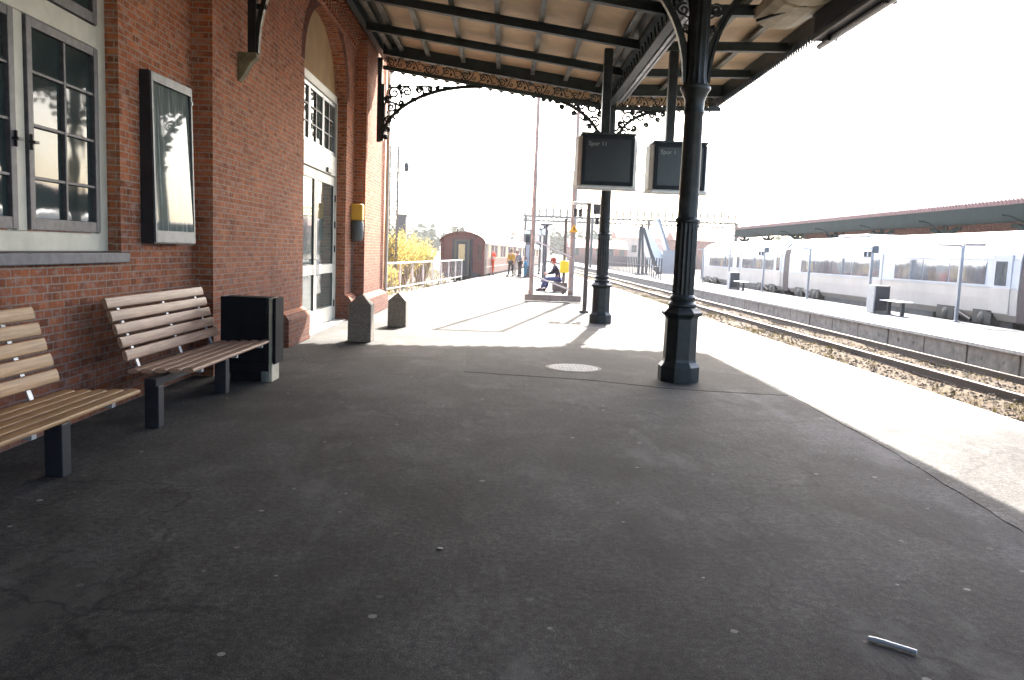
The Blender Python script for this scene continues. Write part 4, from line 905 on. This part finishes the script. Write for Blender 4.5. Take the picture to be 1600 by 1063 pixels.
def far_bench(y, label):
    t = thing('platform_bench', label, 'bench', (12.95, y, 0), 'backless benches on the far platform')
    m = MB(); [m.box(12.7, 13.1, y-.75+0*k, y+.75, .44, .47) for k in (0,)]; m.build('seat', 'housing', t, bev=.01)
    for q in (-.45, .45): MB().box(12.85, 12.95, y+q-.05, y+q+.05, 0, .44).build('leg', 'leg', t)
def far_bin(y, label):
    t = thing('platform_bin', label, 'litter bin', (12.9, y, 0), 'dark bins on the far platform')
    MB().box(12.65, 13.15, y-.22, y+.22, .08, .92).build('body', 'leg', t, bev=.01)
    MB().box(12.60, 12.649, y-.24, y+.24, .0, .94).build('side_panel', 'alu', t); MB().box(12.7, 13.2, y-.27, y+.2, 0, .08).build('base', 'concrete', t)
far_bench(26.2, 'pale backless bench beside the nearer dark bin on the far platform'); far_bin(27.4, 'nearer dark bin beside the pale bench on the far platform')
far_bench(43.5, 'pale backless bench farther away near the train gangway'); far_bin(44.9, 'farther dark bin near the train gangway')
# railing far down that platform
fr = thing('far_railing', 'dark upright bar railing seen between the two columns on the far platform', 'railing', (12, 66, 0))
for k in range(34): yy = 58+k*1.1; MB().box(11.4+k*.03-.045, 11.4+k*.03+.045, yy-.03, yy+.03, 0, 1.55).build('upright', 'dark_post', fr)
m = MB(); MB().bar((11.4, 58, .9), (12.42, 95, .9), .04, .05).build('rail', 'dark_post', fr)

# far canopy over the third platform
fc = thing('far_canopy', 'dark green far canopy with red roof edge behind the white train', 'canopy', (21, 40, 3.6))
MB().prism([(18.9, 4.06), (22.5, 4.6), (26.0, 4.06), (26.0, 4.22), (22.5, 4.78), (18.9, 4.22)], lambda a, b, t: (a, t, b), -6, 66).build('roof', 'roofred', fc)
m = MB(); m.box(18.86, 18.92, -6, 66.1, 3.56, 4.06); m.box(18.88, 18.90, -6, 66.1, 3.45, 3.56); m.build('fascia', 'canopygreen', fc)
m = MB(); y = -6
while y < 66: m.prism([(y, 4.05), (y+.22, 4.05), (y+.2, 4.2), (y+.11, 4.28), (y+.02, 4.2)], lambda a, b, t: (t, a, b), 18.84, 18.88); y += .24
m.build('toothed_edge', 'roofred', fc)
MB().box(18.9, 26, 66, 66.1, 3.7, 4.0).build('end_board', 'canopygreen', fc)
MB().box(19.25, 19.36, -6, 66, 3.42, 3.58).build('girder', 'canopygreen', fc)
for k in range(12):
    y = 0+k*5.9
    m = MB(); m.tube([(19.3, y, 0), (19.3, y, 3.5)], .10, 8); m.build('column', 'canopygreen', fc, smooth=True)
    m = MB()
    for s in (-1, 1):
        P_ = [(.1+1.1*(1-math.cos(R_(a))), 2.5+.8*math.sin(R_(a))) for a in range(0, 91, 15)]
        for p, q in zip(P_[:-1], P_[1:]): m.bar((19.3, y+s*p[0], p[1]), (19.3, y+s*q[0], q[1]), .10, .16)
        m.tube([(19.3, y+s*(.35+a), 3.1+b) for a, b in spiral(0, 0, .2, 1.4, 0, s, 14)], .055, 4)
        P_ = [(.1+1.1*(1-math.cos(R_(a))), 2.7+.9*math.sin(R_(a))) for a in range(0, 91, 15)]
    for p, q in zip(P_[:-1], P_[1:]): m.bar((19.3-p[0], y, p[1]), (19.3-q[0], y, q[1]), .06, .06)
    m.build('bracket', 'canopygreen', fc)
fbld = thing('brick_building', 'long dark red brick building under the far canopy', 'building', (27, 30, 0))
m = MB()
m.box(22.2, 32, -8, 60, 0, 4.0); m.build('wall', 'brick_far', fbld)
for k in range(14): MB().box(22.1, 22.21, -4+k*4.6, -2.6+k*4.6, 1.0, 2.9).build('window', 'glass', fbld)

# ================================================================== OVERHEAD LINE, FAR THINGS
gp = thing('signal_gantry', 'long dark overhead line gantry spanning all tracks in the distance', 'gantry', (15, 95, 0))
m = MB(); m.box(2.2, 27.5, 94.9, 95.1, 5.72, 5.92); m.box(2.2, 27.5, 94.9, 95.1, 5.22, 5.38)
for k in range(42): m.bar((2.2+k*.6, 95, 5.35), (2.5+k*.6, 95, 5.78), .08, .08); m.bar((2.5+k*.6, 95, 5.78), (2.8+k*.6, 95, 5.35), .08, .08)
m.build('beam', 'dark_post', gp)
for x in (2.5, 10.3, 16.9, 27.2): MB().box(x-.14, x+.14, 94.8, 95.2, -.6, 5.8).build('mast', 'dark_post', gp)
for k in range(31): x = 2.4+k*.82; MB().box(x-.09, x+.09, 94.95, 95.05, 5.9, 6.9+.7*(k % 4 == 0)).build('insulator_post', 'dark_post', gp)
lm = thing('lattice_mast', 'tall steel lattice mast rising behind the corner of the brick station', 'mast', (-5.45, 40, 0))
m = MB()
for dx in (-.2, .2):
    for dy in (-.2, .2): m.bar((-5.45+dx, 40+dy, -.62), (-5.45+dx, 40+dy, 6.5), .05, .05, (1, 0, 0))
for k in range(15):
    z = -.4+k*.46
    for dy in (-.2, .2): m.bar((-5.65, 40+dy, z), (-5.25, 40+dy, z+.46), .03, .03, (0, 1, 0)); m.bar((-5.25, 40+dy, z), (-5.65, 40+dy, z+.46), .03, .03, (0, 1, 0))
m.build('lattice', 'dark_post', lm)
m = MB(); m.bar((-5.2, 40, 5.2), (-4.9, 40, 5.2), .05, .05); m.box(-4.93, -4.9, 39.98, 40.02, 4.8, 6.0); m.ball((-4.84, 40, 5.5), .13, 8, 6, (1, 1, 1.9)); m.build('insulator_arm', 'dark_post', lm)
# stair of a footbridge on the far platform
fs = thing('stair_hood', 'pale sloping stair hood on dark steel props beyond the far platform', 'stair', (14, 78, 0))
m = MB(); m.bar((12.6, 75, 0), (12.6, 75, 4.4), .22, .22, (0, 1, 0)); m.bar((13.05, 75, 0), (12.75, 75, 4.6), .2, .2, (0, 1, 0)); m.bar((12.85, 75, 4.3), (14.4, 75, 0), .24, .24, (0, 1, 0)); m.bar((13.15, 75.5, 3.6), (14.7, 75.5, 0), .18, .18, (0, 1, 0)); m.build('prop', 'leg', fs)
m = MB(); m.prism([(13.1, 4.2), (13.8, 4.3), (15.7, 1.4), (15.7, .3), (14.9, .3)], lambda a, b, t: (a, t, b), 78, 81); m.build('side_panel', 'white', fs)
m = MB(); m.bar((14.9, 79, 5.3), (16.2, 79, 1.8), 1.5, .22, (1, 0, 0)); m.build('roof', plain('blue_grey_roof', (.22, .24, .27), .8, spec=.1), fs)
m = MB(); [m.box(15.2, 16.6, 77.8, 77.9, .3+k*.45, .5+k*.45) for k in range(5)]; m.box(15.4, 16.6, 77.9, 79, 0, 2.3); m.build('lift_shaft', 'alu', fs)
hi = thing('signal_post', 'tall thin signal post with two dark heads beyond the far platform', 'signal', (24.5, 126, 0))
m = MB(); m.box(26.0, 26.3, 110, 110.3, -.6, 7.2); m.box(25.4, 27, 110, 110.2, 5.4, 5.6); m.build('pole', 'dark_post', hi); MB().box(25.8, 26.5, 109.9, 110.0, 5.7, 6.9).build('signal_head', 'black', hi)

# catenary wires with insulators
def insulator(x, y, z0, z1, label):
    t = thing('insulator_string', label, 'insulator', (x, y, z0), 'insulators on the overhead wires')
    m = MB(); m.tube([(x, y, z0-.3), (x, y, z1+.3)], .008, 5)
    for k in range(7): z = z0+(z1-z0)*k/6; m.lathe(x, y, [(.012, z-.02), (.045, z), (.012, z+.02)], 10)
    m.build('string', 'alu', t)
    MB().tube([(x-5, y, z1+.32), (x+5, y, z1+.34)], .007, 4).build('cross_wire', 'alu', t)
insulator(8.4, 26.5, 6.2, 6.95, 'thin insulator string in the sky right of the canopy valance')
insulator(12.4, 25.5, 6.6, 7.5, 'thin insulator string in the white sky at upper right')

# yellow shrubs behind the railing
def shrub(x, y, h, rad, seed, label):
    rnd = random.Random(seed)
    t = thing('willow_shrub', label, 'shrub', (x, y, -.6), 'yellow shrubs behind the white railing')
    b = MB(); lf = MB()
    for k in range(260):
        a = rnd.random()*6.283; sp = rad*rnd.random()**.6; ht = h*rnd.uniform(.6, 1.05)*(1-.25*(sp/rad)**2)
        x0, y0 = x+rnd.uniform(-.25, .25), y+rnd.uniform(-.25, .25)
        P_ = []
        for q in range(6):
            u = q/5; P_.append(Vector((x0+sp*math.cos(a)*u**1.3+rnd.uniform(-.03, .03), y0+sp*math.sin(a)*u**1.3+rnd.uniform(-.03, .03), -.62+ht*(u**.8))))
        b.tube(P_, [.018*(1-.13*q) for q in range(6)], 3, False)
        for j in range(34):
            u = rnd.uniform(.25, 1.0)*5; i0 = min(4, int(u)); p = P_[i0].lerp(P_[i0+1], u-i0); sz = rnd.uniform(.03, .07)
            d = Vector((rnd.gauss(0, 1), rnd.gauss(0, 1), rnd.gauss(.3, 1))).normalized(); e = d.cross(Vector((rnd.gauss(0, 1), rnd.gauss(0, 1), rnd.gauss(0, 1)))).normalized()
            c = p+d*rnd.uniform(0, .08); lf.poly([c, c+d*sz+e*sz*.4, c+d*sz*2, c+d*sz-e*sz*.4])
    b.build('branches', 'twig', t); lf.build('leaves', 'leaf', t)
shrub(-5.9, 40.5, 3.5, 1.6, 1, 'tallest yellow shrub at the left, just beyond the station corner')
shrub(-5.7, 46.0, 3.2, 1.7, 2, 'broad yellow green shrub in the middle behind the white railing')
shrub(-5.1, 50.5, 2.8, 1.2, 3, 'yellow shrub closest to the maroon coach')
shrub(-5.2, 34.5, 1.5, .9, 4, 'low yellow shrub showing through the lattice of the railing')

# distant hill, trees, houses
hm = MB(); nx, ny = 40, 8
for j in range(ny+1):
    for i in range(nx+1):
        x = -160+i*13.0; y = 260+j*40; u = j/ny
        z = -1+(14+8*math.sin(x*.02+1)+4*math.sin(x*.07))*math.sin(math.pi*min(1, u*.9))+random.uniform(-.6, .6); hm.v.append((x, y, z if j else -1))
for j in range(ny):
    for i in range(nx): a = j*(nx+1)+i; hm.f.append((a, a+1, a+nx+2, a+nx+1))
struct(hm.build('hill', 'hill', smooth=True))
ft = MB(); rnd = random.Random(5)
for k in range(150):
    x = rnd.uniform(-60, 120); y = rnd.uniform(215, 300); h = rnd.uniform(5, 10)
    for q in range(40):
        d = Vector((rnd.gauss(0, 1), rnd.gauss(0, 1), rnd.gauss(0, 1))).normalized()*rnd.uniform(.3, 1); c = Vector((x+d.x*h*.45, y+d.y*h*.45, h*.55+d.z*h*.45)); s = rnd.uniform(.5, 1.1)
        e = Vector((rnd.gauss(0, 1), rnd.gauss(0, 1), rnd.gauss(0, 1))).normalized(); f = e.cross(d+Vector((.1, .2, .3))).normalized(); ft.poly([c-e*s-f*s, c+e*s-f*s*.6, c+e*s*.7+f*s, c-e*s*.8+f*s*.9])
stuff(ft.build('distant_wood', 'treeleaf'), 'hazy grey green wood along the horizon beyond the station', 'wood')
def house(x, y, wv, dp_, h, wm, label):
    t = thing('house', label, 'house', (x, y, -.6), 'houses in the distance')
    MB().box(x-wv/2, x+wv/2, y, y+dp_, -.6, h).build('wall', wm, t)
    MB().prism([(y-.3, h), (y+dp_+.3, h), (y+dp_/2, h+dp_*.22)], lambda a, b, k: (k, a, b), x-wv/2-.3, x+wv/2+.3).build('roof', 'tile', t)
    n = int(wv/2.4)
    for k in range(n): MB().box(x-wv/2+.8+k*2.4, x-wv/2+1.9+k*2.4, y-.05, y, h*.45, h*.45+1.5).build('window', 'glass', t)
house(20, 170, 12, 8, 3.0, 'brick_far', 'low dark red building far off between the two columns')
house(31, 178, 12, 9, 5.6, 'render1', 'pale house far off right of the low dark red building')
house(-4, 190, 10, 8, 5.0, 'render1', 'pale house far off above the maroon coaches')
house(42, 165, 14, 9, 5.2, 'brick_far', 'reddish house far off right of the front column')
house(7, 200, 9, 8, 6.2, 'render1', 'pale house far off behind the information pillar')
ch = thing('chimney', 'dark square chimney rising above the yellow shrubs beside the lattice mast', 'chimney', (-8.6, 72, 0))
MB().box(-9.25, -8.55, 71, 72, -.6, 4.3).build('shaft', 'dark_post', ch); MB().box(-9.32, -8.48, 70.9, 72.1, 4.3, 4.5).build('cap', 'dark_post', ch)

# ================================================================== PEOPLE
def skin_obj(name, mat, parent, pts, edges, root=0, lvl=1):
    me = bpy.data.meshes.new(name); bm = bmesh.new(); ly = bm.verts.layers.skin.verify(); vs = [bm.verts.new(p[:3]) for p in pts]
    for a, b in edges: bm.edges.new((vs[a], vs[b]))
    for i, v in enumerate(vs): v[ly].radius = (pts[i][3], pts[i][4] if len(pts[i]) > 4 else pts[i][3]); v[ly].use_root = (i == root)
    bm.to_mesh(me); bm.free(); me.materials.append(MAT[mat])
    o = bpy.data.objects.new(name, me); col.objects.link(o); o.parent = parent
    sk = o.modifiers.new('Skin', 'SKIN'); sk.use_smooth_shade = True; sk.branch_smoothing = .3
    sb_ = o.modifiers.new('Sub', 'SUBSURF'); sb_.levels = lvl; sb_.render_levels = lvl
    return o
def person(label, loc, rz, sc, J, top, legs_, hair, shoe='c_dark', group=None, band=False):
    # J: joints dict in metres for a 1.75 m figure, figure faces -Y
    t = thing('person', label, 'person', (0, 0, 0), group)
    g = lambda k: J[k]
    pts = []; ed = []
    def add(p, r, r2=None, par=None):
        pts.append((p[0], p[1], p[2], r, r2 or r)); i = len(pts)-1
        if par is not None: ed.append((par, i))
        return i
    pel = add(g('pelvis'), .14, .10); sp = add(g('spine'), .125, .09, pel); chst = add(g('chest'), .15, .10, sp); nk = add(g('neck'), .055, None, chst)
    h0 = Vector(g('head')); add_h = add(h0-Vector((0, 0, .05)), .065, .075, nk); top_h = add(h0+Vector((0, .01, .04)), .082, .095, add_h); add(h0+Vector((0, .012, .10)), .05, .06, top_h)
    for s in ('L', 'R'):
        sh = add(g('sh'+s), .055, None, chst); el = add(g('el'+s), .042, None, sh); wr = add(g('wr'+s), .028, None, el)
        d = (Vector(g('wr'+s))-Vector(g('el'+s))).normalized(); side = d.cross(Vector((0, 1, .2))).normalized()
        pm = add(Vector(g('wr'+s))+d*.07, .030, .016, wr)
        for q in range(4):
            b0 = Vector(g('wr'+s))+d*.10+side*(q-1.5)*.021; ln = (.060, .072, .066, .050)[q]
            f1 = add(b0, .0095, None, pm); f2 = add(b0+d*ln*.55+Vector((0, -.008, 0)), .0085, None, f1); add(b0+d*ln+Vector((0, -.024, 0)), .007, None, f2)
        th = add(Vector(g('wr'+s))+d*.045-side*.036, .011, None, pm); add(Vector(g('wr'+s))+d*.085-side*.055, .009, None, th)
        hp = add(g('hp'+s), .085, None, pel); kn = add(g('kn'+s), .058, None, hp); an = add(g('an'+s), .04, None, kn)
        toe = g('toe'+s); add(toe, .035, .03, an)
    skin_obj('body', 'skin', t, pts, ed)
    # face: nose, eyes, ears
    m = MB(); m.raw([h0+Vector(p) for p in ((-.012, -.088, .0), (.012, -.088, .0), (0, -.115, -.012), (0, -.086, .035), (0, -.09, -.018))], [(0, 2, 3), (2, 1, 3), (0, 4, 2), (4, 1, 2)])
    for s in (-1, 1): m.ball(h0+Vector((s*.082, .01, .0)), .022, 6, 5, (.5, 1, 1.4))
    m.build('nose_and_ears', 'skin', t); 
    m = MB(); [m.ball(h0+Vector((s*.031, -.083, .018)), .010, 6, 4) for s in (-1, 1)]; m.box(h0.x-.024, h0.x+.024, h0.y-.088, h0.y-.080, h0.z-.046, h0.z-.038); m.build('eyes_and_mouth', 'c_dark', t)
    m = MB(); rr = random.Random(len(label)); hb = []
    m.ball(h0+Vector((0, .022, .045)), .105, 14, 9, (.92, 1.05, 1.0)); m.ball(h0+Vector((0, .055, -.02)), .085, 12, 8, (.95, .8, 1.1)); m.build('hair', hair, t, smooth=True, angle=180)
    # jacket
    pts = []; ed = []
    pel2 = add(Vector(g('pelvis'))+Vector((0, 0, .0)), .165, .125); sp = add(g('spine'), .155, .118, pel2); chst = add(g('chest'), .172, .122, sp); add(Vector(g('neck'))-Vector((0, 0, .015)), .072, None, chst)
    for s in ('L', 'R'):
        sh = add(g('sh'+s), .075, None, chst); el = add(g('el'+s), .062, None, sh); add(Vector(g('wr'+s)).lerp(Vector(g('el'+s)), .06), .045, None, el)
    jk = skin_obj('jacket', top, t, pts, ed)
    if band:
        c = Vector(g('spine')); m = MB(); m.lathe(c.x, c.y, [(.185, c.z-.03), (.19, c.z+.0), (.185, c.z+.03)], 18); o_ = m.build('reflective_band', 'c_reflect', jk); 
        for v in o_.data.vertices: v.co.y = c.y+(v.co.y-c.y)*.78
    pts = []; ed = []
    pel2 = add(Vector(g('pelvis'))+Vector((0, 0, .03)), .15, .115)
    for s in ('L', 'R'):
        hp = add(g('hp'+s), .105, None, pel2); kn = add(g('kn'+s), .075, None, hp); add(Vector(g('an'+s)).lerp(Vector(g('kn'+s)), .05), .062, None, kn)
    skin_obj('trousers', legs_, t, pts, ed)
    for s in ('L', 'R'):
        a = Vector(g('an'+s)); b = Vector(g('toe'+s)); d = (b-a); m = MB(); m.ball(a.lerp(b, .45)-Vector((0, 0, .01)), .075, 12, 8, (.75, 1.0, .8)); m.ball(a.lerp(b, 1.0), .055, 10, 7, (.85, 1.2, .75)); m.build('shoe', shoe, t, smooth=True, angle=180)
    t.location = loc; t.rotation_euler = (0, 0, rz); t.scale = (sc, sc, sc)
    return t
def stand(**kw):
    J = dict(pelvis=(0, 0, .97), spine=(0, .01, 1.15), chest=(0, .01, 1.36), neck=(0, .01, 1.52), head=(0, -.01, 1.65),
             shL=(.19, .01, 1.44), elL=(.25, .03, 1.15), wrL=(.24, -.06, .92), shR=(-.19, .01, 1.44), elR=(-.25, .03, 1.15), wrR=(-.24, -.06, .92),
             hpL=(.10, 0, .92), knL=(.12, -.02, .50), anL=(.12, .03, .09), toeL=(.14, -.12, .035), hpR=(-.10, 0, .92), knR=(-.12, -.02, .50), anR=(-.12, .03, .09), toeR=(-.14, -.12, .035))
    J.update(kw); return J
person('person in bright orange work clothes standing nearest the coach doors', (-.75, 53.9, 0), .4, 1.04, stand(elL=(.27, -.02, 1.17), wrL=(.12, -.25, 1.10), elR=(-.27, -.02, 1.17), wrR=(-.1, -.25, 1.08)), 'c_orange', 'c_orange', 'h_brown', band=True)
person('person in orange jacket standing behind, close against the maroon coach', (-1.22, 56.5, 0), 2.0, 1.0, stand(), 'c_orange', 'c_pale', 'h_grey')
person('person in mustard yellow jacket and dark trousers', (.55, 52.9, 0), -.6, 1.0, stand(anL=(.13, .12, .10), toeL=(.15, -.02, .035), anR=(-.12, -.10, .09), toeR=(-.14, -.25, .035)), 'c_mustard', 'c_trouser', 'h_brown')
person('person in pale clothes standing behind the mustard jacket', (.98, 55.0, 0), .3, .98, stand(), 'c_pale', 'c_pale', 'h_grey')
person('person in grey coat leaning forward among the group', (1.16, 53.2, 0), -1.2, 1.0, stand(chest=(0, -.12, 1.32), neck=(0, -.20, 1.45), head=(0, -.27, 1.55), shL=(.19, -.13, 1.38), shR=(-.19, -.13, 1.38), elL=(.24, -.22, 1.12), wrL=(.16, -.38, .98), elR=(-.24, -.22, 1.12), wrR=(-.16, -.38, .98)), 'c_grey', 'c_trouser', 'h_brown')
person('small person in teal beside the information pillar', (1.50, 52.6, 0), 1.2, .72, stand(), 'c_teal', 'c_teal', 'h_brown')
sit = dict(pelvis=(0, .0, .50), spine=(0, -.03, .68), chest=(0, -.10, .88), neck=(0, -.17, 1.03), head=(0, -.24, 1.14),
           shL=(.19, -.11, .94), elL=(.25, -.22, .70), wrL=(.10, -.40, .66), shR=(-.19, -.11, .94), elR=(-.25, -.22, .70), wrR=(-.08, -.42, .68),
           hpL=(.10, -.02, .47), knL=(.14, -.46, .48), anL=(.14, -.62, .10), toeL=(.15, -.76, .04), hpR=(-.10, -.02, .47), knR=(-.15, -.42, .50), anR=(-.15, -.50, .09), toeR=(-.16, -.65, .04))
person('person in dark jacket and blue jeans sitting low beside the steel frame', (2.36, 33.8, 0), -math.pi/2-.25, 1.12, sit, 'c_dark', 'c_jeans', 'c_red')
tk = thing('travel_case', 'low brown travel case under the sitting person', 'luggage', (2.42, 33.8, 0))
MB().box(2.12, 2.72, 33.5, 34.1, .03, .42).build('shell', 'post', tk, bev=.04); m = MB(); [m.ball((x, y, .03), .03, 8, 5) for x in (2.2, 2.64) for y in (33.56, 34.04)]; m.build('wheel', 'black', tk)
m_ = bpy.data.materials.new('glare_haze'); m_.use_nodes = True; t_ = m_.node_tree; t_.nodes.clear()  # thin scattering volume added to imitate veiling lens glare
o_ = t_.nodes.new('ShaderNodeOutputMaterial'); pv = t_.nodes.new('ShaderNodeVolumePrincipled'); pv.inputs['Color'].default_value = (.96, .97, 1, 1); pv.inputs['Density'].default_value = GLARE_HAZE; pv.inputs['Anisotropy'].default_value = .3
t_.links.new(pv.outputs[0], o_.inputs['Volume'])
hz = MB().box(-900, 900, -60, 620, -3, 60).build('glare_haze', m_); stuff(hz, 'pale veil imitating lens glare, added over the station', 'glare_haze')
print('built', len(S.objects))
